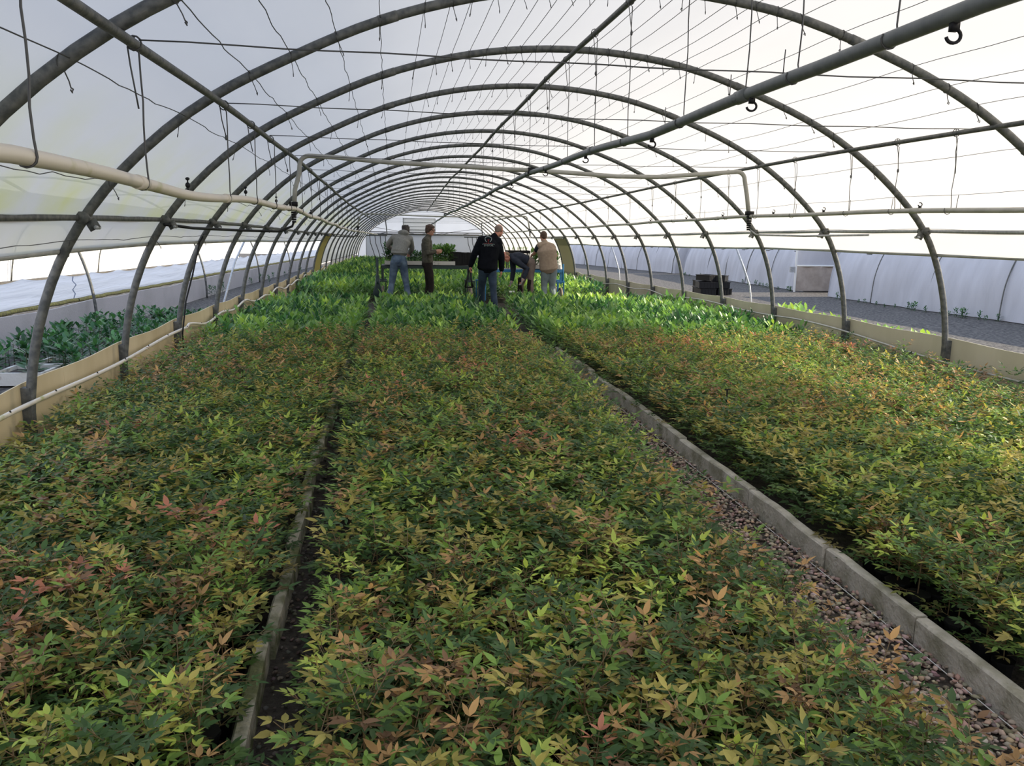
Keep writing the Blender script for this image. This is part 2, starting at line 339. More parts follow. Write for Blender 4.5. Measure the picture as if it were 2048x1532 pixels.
# ------------------------------------------------------------------ hoops
ORD = ['nearest', 'second', 'third', 'fourth', 'fifth', 'sixth', 'seventh', 'eighth', 'ninth', 'tenth', 'eleventh', 'twelfth', 'thirteenth', 'fourteenth', 'fifteenth', 'sixteenth', 'seventeenth', 'eighteenth', 'nineteenth', 'twentieth', 'twenty-first', 'twenty-second', 'twenty-third', 'twenty-fourth', 'twenty-fifth']
WX = [-2.06, -1.78, -1.33, -.88, -.62, -.33, -.05, .24, .42, .56, .72, .88, 1.05, 1.19, 1.33, 1.47, 1.82, 2.0, 2.15, 2.37, 2.52, 2.68, 2.85, 3.17, 3.73, 4.02, 4.26, 4.71, 5.05, 5.33]
CL_Z = 1.67; XL = prof_side(CL_Z, False); XR = prof_side(CL_Z, True)
tie_me = None
for n_, i in enumerate(range(-1, 23)):
    y = HY(i) + (.02 * math.sin(i * 2.3))
    e = empty('steel_hoop', W(1.65, y, 0), 'curved galvanised steel hoop holding up the roof film, %s from the camera' % ORD[n_], 'hoop', 'steel hoops of the tunnel')
    mb = MB(); mb.tube([W(x, y, z) for x, z in PROF], .031 if i < 12 else .028, 12 if i < 8 else 8)
    mb.build('hoop_tube', M['steel'], e)
    if i < 12:
        for sgn, xb in ((-1, -2.405), (1, 5.725)):
            s = MB(); s.box(W(xb + sgn * .0, y, .26), (.07, .07, .6)); o = s.build('ground_socket', M['steel'], e, smooth=False)
            s = MB(); xr = XL if sgn < 0 else XR
            s.tube([W(xr - sgn * .0, y - .055, CL_Z + .0), W(xr, y + .055, CL_Z)], .042, 10)
            s.box(W(xr - sgn * .06, y - .03, CL_Z - .045), (.07, .012, .06), Matrix.Rotation(sgn * .5, 3, 'Y'))
            co = s.build('clamp', M['steel'], e); s = MB(); s.tube([W(xr - sgn * .082, y - .05, CL_Z - .06), W(xr - sgn * .082, y + .01, CL_Z - .06)], .014, 8); s.build('bolt', M['steel_light'], co)
        # coupling sleeves halfway up
        for xs in (.0, 3.3):
            z0 = prof_at_x(xs - .06); z1 = prof_at_x(xs + .06); MB().tube([W(xs - .06, y, z0), W(xs + .06, y, z1)], .034, 12).build('coupling_sleeve', M['steel'], e)
    if i <= 6:
        for x in WX:
            z = prof_at_x(x)
            if tie_me is None:
                tb = MB(); tb.tube([(math.cos(a) * .034, 0, math.sin(a) * .034) for a in np.linspace(0, 2 * math.pi, 13)], .003, 4, cap=False)
                tb.tube([(0, 0, -.034), (.004, -.004, -.075), (.0, -.006, -.10)], .0028, 4); tb.tube([(.0, -.006, -.10), (.012, -.006, -.108), (.0, -.006, -.12), (-.006, -.006, -.106)], .0035, 4)
                tie_me = tb.mesh('wire_tie'); tie_me.materials.append(M['wire'])
            t = bpy.data.objects.new('wire_tie', tie_me); COL.objects.link(t); t.parent = e
            t.location = W(x, y, z) - e.location; sl_ = math.atan2(prof_at_x(x + .05) - prof_at_x(x - .05), .1); t.rotation_euler = (0, -sl_ * .8, random.uniform(-.3, .3))
            t.rotation_euler = (random.uniform(-.3, .3), math.pi / 2 * 0 + -sl_ * .6, math.pi / 2 + random.uniform(-.3, .3))
# ------------------------------------------------------------------ longitudinal rails, purlins, ridge
def line(x, z, ya, yb, step=.5, wob=0.0, wz=0.0, seed=0.0):
    return [W(x + wob * math.sin(y * 1.3 + seed), y, z + wz * math.sin(y * 1.05 + seed * 2)) for y in np.arange(ya, yb + .01, step)]
def rail(name, pts, r, m, label, cat, n=10, sq=1.0, group=None):
    return tag(MB().tube(pts, r, n, sq=sq).build(name, m), label, cat, group)
rail('purlin_pipe', line(-1.087, prof_at_x(-1.087) - .05, -2, 49.5, wob=.006), .023, M['steel'], 'round steel purlin running lengthwise under the left of the roof', 'purlin')
rail('purlin_pipe', line(4.412, prof_at_x(4.412) - .05, -2, 49.5, wob=.006), .019, M['steel'], 'thin steel purlin running lengthwise under the right of the roof', 'purlin')
rail('ridge_pipe', line(1.65, prof_at_x(1.65) - .055, -2, 49.5, wob=.008), .022, M['steel'], 'steel ridge pipe running lengthwise under the top of the roof', 'purlin')
rail('side_rail', line(XL - .035, CL_Z, -2, 49.5), .026, M['steel'], 'flat clamping rail along the left flank of the tunnel', 'rail', n=4)
rail('side_rail', line(XR + .035, CL_Z, -2, 49.5), .022, M['steel_light'], 'clamping rail along the right flank of the tunnel', 'rail', n=4)
M['hem'] = mat('film_roll', (.30, .30, .29), .6, (.40, .40, .38), 8)
rail('film_roller', line(prof_side(1.47, False) - .05, 1.455, -2, 27.7, wz=.004), .021, M['hem'], 'rolled film edge above the open left side of the tunnel', 'roller')
rail('film_roller', line(prof_side(1.455, True) + .05, 1.44, -2, 27.7, wz=.006, seed=1), .019, M['hem'], 'rolled film edge above the open right side of the tunnel', 'roller')
rail('film_roller', line(prof_side(.74, False) - .04, .73, 28, 49.5), .014, M['steel'], 'thin rolled film edge low on the left, far end', 'roller')
# support wires under the film
for k, x in enumerate(WX):
    wav = x < 0; pts = []
    for y in np.arange(-1.5, 49.5, .16 if wav else .5):
        ph = ((y - Y0) % 2) / 2; s = math.sin(math.pi * ph) ** 2
        wa = 1.0 if k == 1 else .4; dz = -.03 - .015 * s + ((.010 * math.sin(y * 8 + k) + .007 * math.sin(y * 21 + k * 3)) * s * wa if wav else 0)
        nz = prof_at_x(x); pts.append(W(x + (.007 * math.sin(y * 9 + k) * s if wav else 0) + (.04 if x < -1.2 else (-.04 if x > 4.6 else 0)) * 1, y, nz + dz + .045))
    rail('support_wire', pts, .0024 if not wav else .003, M['wire'], 'wavy wire running lengthwise under the bluish left of the roof film' if wav else 'straight thin wire running lengthwise under the bright top and right of the roof film', 'wire', n=4, group='lengthwise wires on the left of the roof' if wav else 'lengthwise wires on the top and right of the roof')
for n_, i in enumerate(range(-1, 20)):
    y = HY(i) + .08; z = prof_at_x(-1.05) - .07
    pts = [W(-1.05 + t * 5.42, y, z - .02 * math.sin(math.pi * t) + .003 * math.sin(t * 40)) for t in np.linspace(0, 1, 28)]
    rail('cross_wire', pts, .004, M['wire'], 'knotted wire spanning between both purlins, at the %s hoop from the camera' % ORD[n_], 'wire', n=4, group='taut cross wires')
# ------------------------------------------------------------------ irrigation pipes
def pipe_path(x, zs, ya, yb, step=.3, wob=.012):
    pts = []
    for y in np.arange(ya, yb, step):
        z = np.interp(y, [a for a, b in zs], [b for a, b in zs]); pts.append(W(x + wob * math.sin(y * .9), y, z + wob * .8 * math.sin(y * 1.9 + 1)))
    return pts
pl = empty('water_pipe', W(-1.087, 3, 1.85), 'cream plastic water pipe stained with algae hanging along the left', 'pipe')
MB().tube(pipe_path(-1.087, [(0, 1.90), (2.6, 1.88), (3.9, 1.83), (4.8, 1.81), (7, 1.82), (10, 1.83), (14.4, 1.79), (22.8, 1.75), (45, 1.8)], .8, 46), .0265, 14).build('pipe_body', M['pvc'], pl)
pg_ = empty('water_pipe', W(1.65, 3, 2.3), 'dark grey plastic water pipe hanging under the ridge', 'pipe')
MB().tube(pipe_path(1.65, [(0, 2.40), (2.3, 2.355), (3.2, 2.31), (5.3, 2.25), (6.8, 2.27), (10, 2.3), (50, 2.27)], .8, 47, wob=.008), .0275, 14).build('pipe_body', M['pipe_grey'], pg_)
pr_ = empty('water_pipe', W(4.41, 5, 1.83), 'pale slim plastic water pipe hanging along the right', 'pipe')
MB().tube(pipe_path(4.41, [(0, 1.84), (5.4, 1.83), (10, 1.84), (20, 1.86), (45, 1.84)], .8, 46, wob=.006), .0205, 12).build('pipe_body', M['pvc_white'], pr_)
for p_, x, zz, r, ys in ((pl, -1.087, 1.83, .0265, (3.93, 5.98, 8.9)), (pg_, 1.65, 2.29, .0275, (3.9, 6.9)), (pr_, 4.41, 1.835, .0205, (6.6, 11))):
    for y in ys:
        path = pipe_path(x, [(0, 1.90), (2.6, 1.88), (3.9, 1.83), (4.8, 1.81), (7, 1.82), (10, 1.83), (14.4, 1.79)] if x < 0 else ([(0, 2.40), (2.3, 2.355), (3.2, 2.31), (5.3, 2.25), (6.8, 2.27), (10, 2.3)] if x < 2 else [(0, 1.84), (5.4, 1.83), (10, 1.84)]), y - .06, y + .08, .06, wob=.012 if x < 0 else (.008 if x < 2 else .006))
        MB().tube(path, r * 1.18, 14).build('coupling', M['pvc'] if x < 0 else (M['pipe_grey'] if x < 2 else M['pvc_white']), p_)
def pipe_z(x, y):
    if x < 0: return np.interp(y, [0, 2.6, 3.9, 4.8, 7, 10, 14.4, 22.8, 45], [1.9, 1.88, 1.83, 1.81, 1.82, 1.83, 1.79, 1.75, 1.8]) + .0096 * math.sin(y * 1.9 + 1)
    if x < 2: return np.interp(y, [0, 2.3, 3.2, 5.3, 6.8, 10, 50], [2.4, 2.355, 2.31, 2.25, 2.27, 2.3, 2.27]) + .0064 * math.sin(y * 1.9 + 1)
    return np.interp(y, [0, 5.4, 10, 20, 45], [1.84, 1.83, 1.84, 1.86, 1.84]) + .0048 * math.sin(y * 1.9 + 1)
def pipe_x(x, y): return x + (.012 if x < 0 else .008 if x < 2 else .006) * math.sin(y * .9)
def clips(root, x, ys, dz, r):
    for y in ys:
        c = Vector(W(pipe_x(x, y), y, pipe_z(x, y) + dz)); b = MB()
        b.tube([c + Vector((-math.cos(a + .5) * r, .0, math.sin(a + .5) * r * .85)) for a in np.linspace(.6, 5.6, 14)], r * .22, 6)
        b.box(c + Vector((0, 0, -dz * .45)), (r * 1.0, .02, abs(dz) * .5)); b.build('pipe_clip', M['black'], root)
clips(pg_, 1.65, (2.42, 3.80, 5.25, 7.1, 9.0, 11.5, 14), -.062, .024)
clips(pr_, 4.41, (6.55, 8.15, 9.3, 10.8, 12.2, 14), .05, .018)
for p_, x, ys in ((pr_, 4.41, (6.03, 6.9, 7.6, 8.7, 9.9, 11.4)), (pg_, 1.65, (3.45, 4.0, 4.95, 6.2))):
    for y in ys: MB().tube([W(pipe_x(x, y), y + .06, pipe_z(x, y)), W(pipe_x(x, y) - .01, y + .03, pipe_z(x, y) + .12)], .0025, 5).build('wire_end', M['wire'], p_)
for y in (5.0, 6.9, 8.6, 10.5, 12.4):
    c = W(pipe_x(-1.087, y) - .03, y, pipe_z(-1.087, y) + .05); b = MB().tube([c + Vector((0, 0, -.03)), c + Vector((0, 0, .04))], .004, 6); b.ell(c + Vector((.0, 0, .045)), (.012, .012, .009)); b.ell(c + Vector((.0, 0, .01)), (.014, .014, .016))
    b.build('sprinkler_nozzle', M['black'], pl)
# hanging wires: left from purlin, ridge, right from purlin
def hang(x, ztop, y, label, group, tail=True, lean=0.0, r=.0042):
    px_, pz = pipe_x(x, y), pipe_z(x, y); b = MB()
    R_ = .03; pts = [W(x, y, ztop + .03), W(x + .0, y + .02, ztop - .02)]
    zs = np.linspace(ztop - .04, pz + .05, 6)
    for k, z in enumerate(zs): pts.append(W(px_ + .024 + lean * math.sin(k), y + .01 * math.sin(k * 2 + y), z))
    for a in np.linspace(0, math.pi * 1.2, 8): pts.append(W(px_ + math.cos(a) * R_, y, pz - math.sin(a) * R_))
    b.tube(pts, r, 5); b.tube([W(x + math.cos(a) * .03, y, ztop + .0 + math.sin(a) * .03) for a in np.linspace(0, 6.28, 12)], r, 5, cap=False)
    if tail:
        L = random.uniform(.08, .22); b.tube([W(x - .02, y - .03, ztop - .02), W(x - .01, y - .04, ztop - .1), W(x + .01, y - .03, ztop - .1 - L)], r * .9, 5)
        if random.random() < .6: b.ell(W(x + .01, y - .03, ztop - .11 - L), (.009, .009, .018))
    return tag(b.build('hanger_wire', M['wire']), label, 'wire', group)
for y in [2.7, 3.95, 5.98, 7.1, 8.2, 9.4, 10.7, 12, 13.3, 14.6, 16, 17.5, 19, 21, 23, 25, 27]:
    hang(-1.087, prof_at_x(-1.087) - .05, y, 'long hooked wire holding the cream pipe below the left purlin', 'hooked wires of the cream pipe', tail=y > 3)
for y in [2.75, 3.42, 3.92, 4.75, 5.9, 6.9, 8, 9, 10.2, 11.4, 12.6, 14, 15.5, 17, 19, 21, 23, 25]:
    hang(1.65, prof_at_x(1.65) - .055, y, 'straight wire holding the dark grey pipe below the ridge', 'hanger wires of the dark grey pipe', r=.0034)
for y in [5.2, 6.19, 6.96, 7.72, 8.85, 9.8, 10.7, 11.7, 12.8, 14, 15.4, 17, 19, 21, 23, 25]:
    hang(4.41, prof_at_x(4.41) - .05, y, 'thin wire holding the pale pipe below the right purlin', 'hanger wires of the pale pipe', r=.003)
# U-shaped supply pipe
def upipe(y, label, near=True):
    e = empty('supply_pipe', W(1.65, y, 2.3), label, 'pipe'); zt = 2.43 if near else 2.31; xl = -.93 if near else -.95
    xr = 4.40; P = []
    P += [(-1.08, y, 1.90), (-1.07, y, 2.05), (-1.02, y, 2.22)]
    for a in np.linspace(math.pi, math.pi / 2, 6): P.append((-.90 + .11 * math.cos(a), y, zt - .11 + .11 * math.sin(a)))
    if near:
        for x, z in ((-.6, 2.42), (0, 2.38), (.7, 2.36), (1.4, 2.335), (1.75, 2.33), (2.2, 2.31), (2.7, 2.285), (3.2, 2.29), (3.7, 2.33), (4.1, 2.365)): P.append((x, y, z))
        zr = 2.375
    else:
        for x in np.linspace(-.6, 4.1, 8): P.append((x, y, 2.31 - .05 * math.sin((x + .6) / 4.7 * 3.14 * 1.0)))
        zr = 2.31
    for a in np.linspace(math.pi / 2, 0, 6): P.append((4.22 + .1 * math.cos(a), y, zr - .1 + .1 * math.sin(a)))
    P += [(4.36, y, 2.1), (4.40, y, 1.87)]
    MB().tube([W(*p) for p in P], .026 if near else .022, 12).build('pipe_body', M['pvc_white'], e)
    for (x, z) in ((-1.09, 1.88), (4.41, 1.87)):
        b = MB(); zb = 1.70
        for k in range(7): b.tube([W(x, y, z - .02 - k * .026), W(x, y, z - .042 - k * .026)], .036 - .002 * k, 10)
        b.box(W(x, y, z + .01), (.09, .07, .05)); b.build('pipe_joint', M['black'], e)
    MB().box(W(1.66, y, 2.325), (.085, .08, .075)).build('cross_clamp', M['black'], e, smooth=False)
    MB().tube([W(-1.09, y, 1.70), W(-1.11, y - .02, 1.64), W(-1.25, y - .1, 1.58), W(-1.6, y - .6, 1.585), W(-1.85, y - 1.6, 1.60), W(-1.93, y - 2.3, 1.63)], .014, 8).build('hose', M['black'], e)
    MB().tube([W(4.41, y, 1.69), W(4.5, y - .03, 1.62), W(5.0, y - .3, 1.61), W(5.30, y - 1.2, 1.63)], .012, 8).build('hose', M['steel_light'], e)
    return e
upipe(9.95, 'bent pale supply pipe crossing the tunnel in front of the workers')
upipe(27.0, 'bent pale supply pipe crossing the tunnel far behind the workers', False)
# ground drip pipes
dl = empty('drip_pipe', W(-2.33, 5, .47), 'cream plastic drip pipe with black drippers on the left side board', 'pipe')
path = []
for y in np.arange(1.5, 46, .12):
    z = .465 + .02 * math.sin(y * 1.5) + (.03 * math.sin(y * 3.3) if y > 10 else 0) + (.05 * math.sin(y * 2.2) if y > 20 else 0)
    path.append(W(-2.325 + (.02 * math.sin(y * 2.1) if y > 14 else 0), y, z))
MB().tube(path, .0155, 10).build('pipe_body', M['pvc'], dl)
for k, y in enumerate(np.arange(5.4, 16, .75)):
    j = int((y - 1.5) / .12); MB().ell(path[j] + Vector((.008, 0, .012)), (.007, .007, .010), nu=8, nv=6).build('dripper', M['black'], dl)
dr = empty('drip_pipe', W(5.66, 9, .46), 'thin dull drip pipe along the right side board', 'pipe')
path = [W(5.655, y, .46 + .02 * math.sin(y * 1.4) + (.03 * math.sin(y * 2.2) if y > 16 else 0) - (.0 if y > 11 else (11 - y) * .03)) for y in np.arange(3, 30, .15)]
MB().tube(path, .012, 8).build('pipe_body', M['pvc_white'], dr)
rail('black_cable', [W(-1.98, 9.78, 1.66), W(-2.1, 9.75, 1.45), W(-2.18, 9.7, 1.1), W(-2.26, 9.66, .8), W(-2.30, 9.6, .45), W(-2.3, 9.6, .1)], .009, M['black'], 'black cable running down beside a left hoop', 'cable')
# ------------------------------------------------------------------ yellowed panels between hoops
def poly(right):
    b = MB(); V = []; F = []; ys = np.linspace(25.85, 27.75, 5); zs = np.linspace(.05, 1.66, 9)
    for y in ys:
        for z in zs: V.append(W(prof_side(z, right) + (.0), y, z))
    n = len(zs)
    for j in range(4):
        for i in range(n - 1): F.append((j * n + i, j * n + i + 1, (j + 1) * n + i + 1, (j + 1) * n + i))
    b.add(V, F); V2 = [(v[0] + (.02 if right else -.02), v[1], v[2]) for v in V]; b.add(V2, F)
    return tag(b.build('polycarbonate_sheet', M['poly_r'] if right else M['poly']), ('dull' if right else 'yellowed') + ' rigid plastic panel closing one bay of the ' + ('right' if right else 'left') + ' side', 'panel')
poly(False); poly(True)
# ------------------------------------------------------------------ end wall details
ye = 49.7
dv = empty('window_1', W(1.2, ye, 2.3), 'bright roof vent high in the end wall', None); dv['kind'] = 'structure'
MB().box(W(1.2, ye, 2.32), (1.85, .04, .95)).build('pane', M['vent'], dv, smooth=False)
for z in (2.78, 2.55, 2.32, 2.12, 1.86): MB().box(W(1.2, ye - .05, z), (1.85, .05, .03 if z != 2.12 else .06)).build('louvre', M['steel_light'], dv, smooth=False)
for x in (.27, 2.13): MB().box(W(x, ye - .05, 2.3), (.04, .05, 1.0)).build('frame', M['steel_light'], dv, smooth=False)
b = MB()
for z, r in ((1.86, .05), (1.98, .03)): b.tube([W(-1.7, ye - .12, z), W(4.9, ye - .12, z)], r, 6)
for x in (-1.2, 0, 1.2, 2.4, 3.6): b.tube([W(x, ye - .12, 1.86), W(x + .6, ye - .12, 1.98)], .015, 5)
tag(b.build('trim_1', M['steel']), 'dark horizontal truss across the end wall', kind='structure')
for n_, (xa, xb2) in enumerate(((-1.9, .2), (.25, 1.8), (1.85, 4.9))):
    e = empty('door_%d' % (n_ + 1), W((xa + xb2) / 2, ye, .9), ('left', 'middle', 'right')[n_] + ' pale film-covered sliding door in the end wall', None); e['kind'] = 'structure'
    MB().box(W((xa + xb2) / 2, ye, .92), (xb2 - xa - .04, .03, 1.8)).build('door_sheet', M['film_end'], e, smooth=False)
    for x in (xa + .02, xb2 - .02): MB().box(W(x, ye - .03, .92), (.035, .04, 1.8)).build('frame', M['steel_light'], e, smooth=False)
for s_ in (-1, 1):
    P = [(-.35, 2.35) if s_ < 0 else (3.4, 2.3), (.6, 1.92) if s_ < 0 else (2.6, 1.95)]
    rail('brace_wire', [W(-1.6 if s_ < 0 else 4.9, 47, 2.25), W(.9 if s_ < 0 else 2.2, ye - .2, 1.9)], .012, M['wire'], 'thin diagonal brace on the %s of the end wall' % ('left' if s_ < 0 else 'right'), 'brace', n=5)
def manifold(x0, y, label):
    e = empty('hose_manifold', W(x0, y, 2), label, 'pipe')
    MB().tube([W(x0 + .55, y, 2.25), W(x0 + .60, y, 1.75), W(x0 + .6, y, 1.66), W(x0 - .15, y, 1.66)], .02, 8).build('pipe_body', M['steel'], e)
    for k in range(4):
        x = x0 + k * .18; MB().tube([W(x, y, 1.66), W(x + .02, y, 1.4), W(x + .12, y, 1.1), W(x + .2, y, .8), W(x + .2, y - .05, .4)], .012, 6).build('hose', M['black'], e)
manifold(-.85, 30, 'hanging hose manifold left of the grey hooded worker'); manifold(2.9, 34, 'hanging hose manifold behind the man in the black jacket')
# ------------------------------------------------------------------ kerbs
def kerb(x, w, h, ys, m, word):
    for k in range(len(ys) - 1):
        a, c = ys[k] + .008, ys[k + 1] - .008; b = MB(); n = 7; V = []; F = []; dx = random.uniform(-.014, .014); tw = random.uniform(-.018, .018); dh = random.uniform(-.012, .008)
        for j in range(n):
            t = j / (n - 1); y = a + (c - a) * t; xx = x + dx + tw * (t - .5); ch = random.uniform(-.007, .004)
            for (ux, uz) in ((-w / 2, -.02), (-w / 2, h - .008 + dh + ch), (-w / 2 + .008, h + dh + ch), (w / 2 - .008, h + dh + ch), (w / 2, h - .008 + dh), (w / 2, -.02)): V.append(W(xx + ux + random.uniform(-.0015, .0015), y, uz))
        for j in range(n - 1):
            for q in range(5): F.append((j * 6 + q, j * 6 + q + 1, (j + 1) * 6 + q + 1, (j + 1) * 6 + q))
        F.append(tuple(range(6))[::-1]); F.append(tuple(range((n - 1) * 6, n * 6))); b.add(V, F)
        o = b.build('kerb_slab', m, smooth=False)
        tag(o, '%s kerb slab %s, %s slab from the camera' % ((('pale concrete', 'beside the pebble path') if word else ('mossy narrow', 'between the left and middle plant beds')) + (ORD[k],)), 'kerb', 'pale kerb slabs beside the pebble path' if word else 'mossy kerb slabs between the left beds')
yk = [1.25, 2.02, 2.93, 3.66, 4.55, 5.75, 6.7, 7.7, 8.7, 9.7, 10.7]
kerb(2.155, .055, .135, yk, M['concrete'], True)
kerb(-.515, .05, .115, [1.3, 2.2, 3.1, 4.0, 4.9, 5.8, 6.7, 7.6, 8.6, 9.6, 10.6], M['mossy'], False)
rail('guide_string', [W(2.085 + .006 * math.sin(y), y, .02) for y in np.arange(1.5, 10, .4)], .0022, M['white'], 'thin white string on the pebbles beside the kerb', 'string', n=5)
# pebbles
def pebbles(name, xa, xb, ya, yb, n, s0, s1, base, label, z=0.0):
    t = np.array([(1, 0, 0), (-1, 0, 0), (0, 1, 0), (0, -1, 0), (0, 0, 1), (0, 0, -1)], float); ex = []; F = []
    tri = [(0, 2, 4), (2, 1, 4), (1, 3, 4), (3, 0, 4), (2, 0, 5), (1, 2, 5), (3, 1, 5), (0, 3, 5)]; vs = [tuple(v) for v in t]; cache = {}
    def mid(a, b_):
        k = (min(a, b_), max(a, b_))
        if k not in cache:
            v = np.array(vs[a]) + np.array(vs[b_]); v /= np.linalg.norm(v); vs.append(tuple(v)); cache[k] = len(vs) - 1
        return cache[k]
    for a, b_, c in tri:
        ab, bc, ca = mid(a, b_), mid(b_, c), mid(c, a); F += [(a, ab, ca), (b_, bc, ab), (c, ca, bc), (ab, bc, ca)]
    T = np.array(vs); F = np.array(F); P = len(T)
    y = ya + (yb - ya) * rng.random(n) ** 1.5; x = xa + (xb - xa) * rng.random(n); s = s0 + (s1 - s0) * rng.random(n)
    ox, oz = npoff(y); an = rng.random(n) * 6.28
    sc = np.stack([s, s * rng.uniform(.55, .9, n), s * rng.uniform(.4, .7, n)], 1)
    V = T[None] * sc[:, None] * rng.uniform(.72, 1.2, (n, P, 1)); ca, sa = np.cos(an)[:, None], np.sin(an)[:, None]
    X = V[..., 0] * ca - V[..., 1] * sa; Y_ = V[..., 0] * sa + V[..., 1] * ca
    V = np.stack([X + (x + ox)[:, None], Y_ + y[:, None], V[..., 2] + (z + oz + s * .3 + rng.random(n) * .02)[:, None]], 2)
    FF = (F[None] + (np.arange(n) * P)[:, None, None]).reshape(-1, 3)
    C = np.array(base)[None] * rng.uniform(.5, 1.6, (n, 1)) * rng.uniform(.85, 1.15, (n, 3)); C = np.repeat(C, len(F), 0)
    me = npmesh(name, V.reshape(-1, 3), FF, M['stone'], C); o = link(name, me); tag(o, label, 'pebbles', kind='stuff')
pebbles('pebbles', 1.35, 2.13, 1.3, 11, 15000, .008, .018, (.40, .31, .25), 'brown and pinkish pebbles on the path beside the pale kerb')
pebbles('pebbles', -.48, -.2, 1.3, 7, 1600, .006, .014, (.10, .085, .07), 'small dark pebbles beside the mossy kerb')
# ------------------------------------------------------------------ foliage
def frames(D, Nn):
    D = D / np.linalg.norm(D, axis=1, keepdims=True); S = np.cross(D, Nn); S /= (np.linalg.norm(S, axis=1, keepdims=True) + 1e-9); U = np.cross(S, D); return S, D, U
LT_N = (np.array([(0, 0, 0), (-.42, .28, .10), (.42, .28, .10), (-.40, .58, .10), (.40, .58, .10), (0, 1, -.05), (0, .30, 0), (0, .62, 0)]), [(0, 6, 1), (0, 2, 6), (1, 6, 7), (1, 7, 3), (6, 2, 4), (6, 4, 7), (3, 7, 5), (7, 4, 5)])
LT_F = (np.array([(0, 0, 0), (-.45, .42, .10), (.45, .42, .10), (0, 1, -.04)]), [(0, 2, 3), (0, 3, 1)])
LT_L = (np.array([(0, 0, 0), (-.40, .35, .12), (.40, .35, .12), (-.42, .70, .04), (.42, .70, .04), (0, 1, -.12), (0, .36, .0), (0, .72, -.04)]), LT_N[1])
def leaves(O, D, Nn, L, Wd, C, T):
    tv, tf = T; tf = np.array(tf); S, D2, U = frames(D, Nn); n = len(O)
    V = O[:, None] + S[:, None] * (tv[None, :, 0:1] * Wd[:, None, None]) + D2[:, None] * (tv[None, :, 1:2] * L[:, None, None]) + U[:, None] * (tv[None, :, 2:3] * Wd[:, None, None])
    F = (tf[None] + (np.arange(n) * len(tv))[:, None, None]).reshape(-1, 3); return V.reshape(-1, 3), F, np.repeat(C, len(tf), 0)
PAL = {'dark': (.045, .088, .030), 'mid': (.125, .205, .045), 'lime': (.30, .36, .075), 'olive': (.27, .235, .065), 'copper': (.33, .20, .085), 'red': (.36, .15, .095), 'brown': (.17, .10, .055)}
MIX = {'green': [('dark', .30), ('mid', .42), ('lime', .12), ('olive', .14), ('copper', .02)], 'lime': [('dark', .15), ('mid', .35), ('lime', .32), ('olive', .15), ('copper', .03)],
       'copper': [('dark', .20), ('mid', .20), ('olive', .28), ('copper', .24), ('red', .02), ('brown', .06)], 'red': [('dark', .15), ('mid', .15), ('olive', .24), ('copper', .24), ('red', .14), ('brown', .08)]}
def nandina(kind, lod, seed):
    r = np.random.default_rng(seed); O, D, Nn, L, Wd, C = [], [], [], [], [], []; stems = []; mix = MIX[kind]
    H = r.uniform(.24, .33); nf = r.integers(10, 14) if lod == 0 else 6
    names = [m for m, _ in mix]; pr = np.array([p for _, p in mix]); pr /= pr.sum()
    for k in range(nf):
        az = k * 2.4 + r.uniform(-.4, .4); top = k >= nf - 4; el = r.uniform(.65, 1.2) if top else r.uniform(.1, .7)
        h = H * (r.uniform(.65, 1.0) if top else r.uniform(.25, .85)); ln = r.uniform(.10, .15)
        a = np.array([math.cos(az), math.sin(az), 0]); b0 = np.array([0, 0, h]) + a * .01; d = a * math.cos(el) + np.array([0, 0, math.sin(el)])
        tip = b0 + d * ln + np.array([0, 0, -.02]); side = np.array([-math.sin(az), math.cos(az), 0]); stems.append((b0, tip))
        fr = names[r.choice(len(names), p=pr)] if (top or r.random() < .3) else ('dark' if r.random() < .55 else 'mid' if r.random() < .6 else 'olive')
        groups = [(.42, 1), (.42, -1), (.72, 1), (.72, -1), (1, 0)] if lod == 0 else [(.5, 1), (.5, -1), (1, 0)]
        for t, s in groups:
            p = b0 + (tip - b0) * t; gd = d * (.6 if s else 1) + side * s * .8 + r.normal(0, .12, 3); gd[2] = gd[2] * .5 + .05; gd /= np.linalg.norm(gd)
            gl = r.uniform(.018, .035) if s else .004; q = p + gd * gl
            if lod == 0 and s: stems.append((p, q))
            gs = np.cross(gd, [0, 0, 1.0]); gs /= np.linalg.norm(gs) + 1e-9
            for (u, f) in ((0, 1.15), (1, .85), (-1, .85)):
                ld = gd * (1 if u == 0 else .55) + gs * u * .85 + r.normal(0, .10, 3); ld[2] += r.uniform(-.32, .16)
                O.append(q); D.append(ld); nn = np.array([0, 0, 1.0]) + r.normal(0, .25, 3); Nn.append(nn)
                sz = r.uniform(.033, .051) * f * (1 if lod == 0 else 1.35); L.append(sz); Wd.append(sz * r.uniform(.33, .43) * (1 if lod == 0 else 1.1))
                cc = np.array(PAL[fr]) * r.uniform(.75, 1.3)
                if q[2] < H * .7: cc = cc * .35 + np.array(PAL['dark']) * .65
                C.append(cc)
    return [np.array(q, float) for q in (O, D, Nn, L, Wd, C)] + [stems, H]
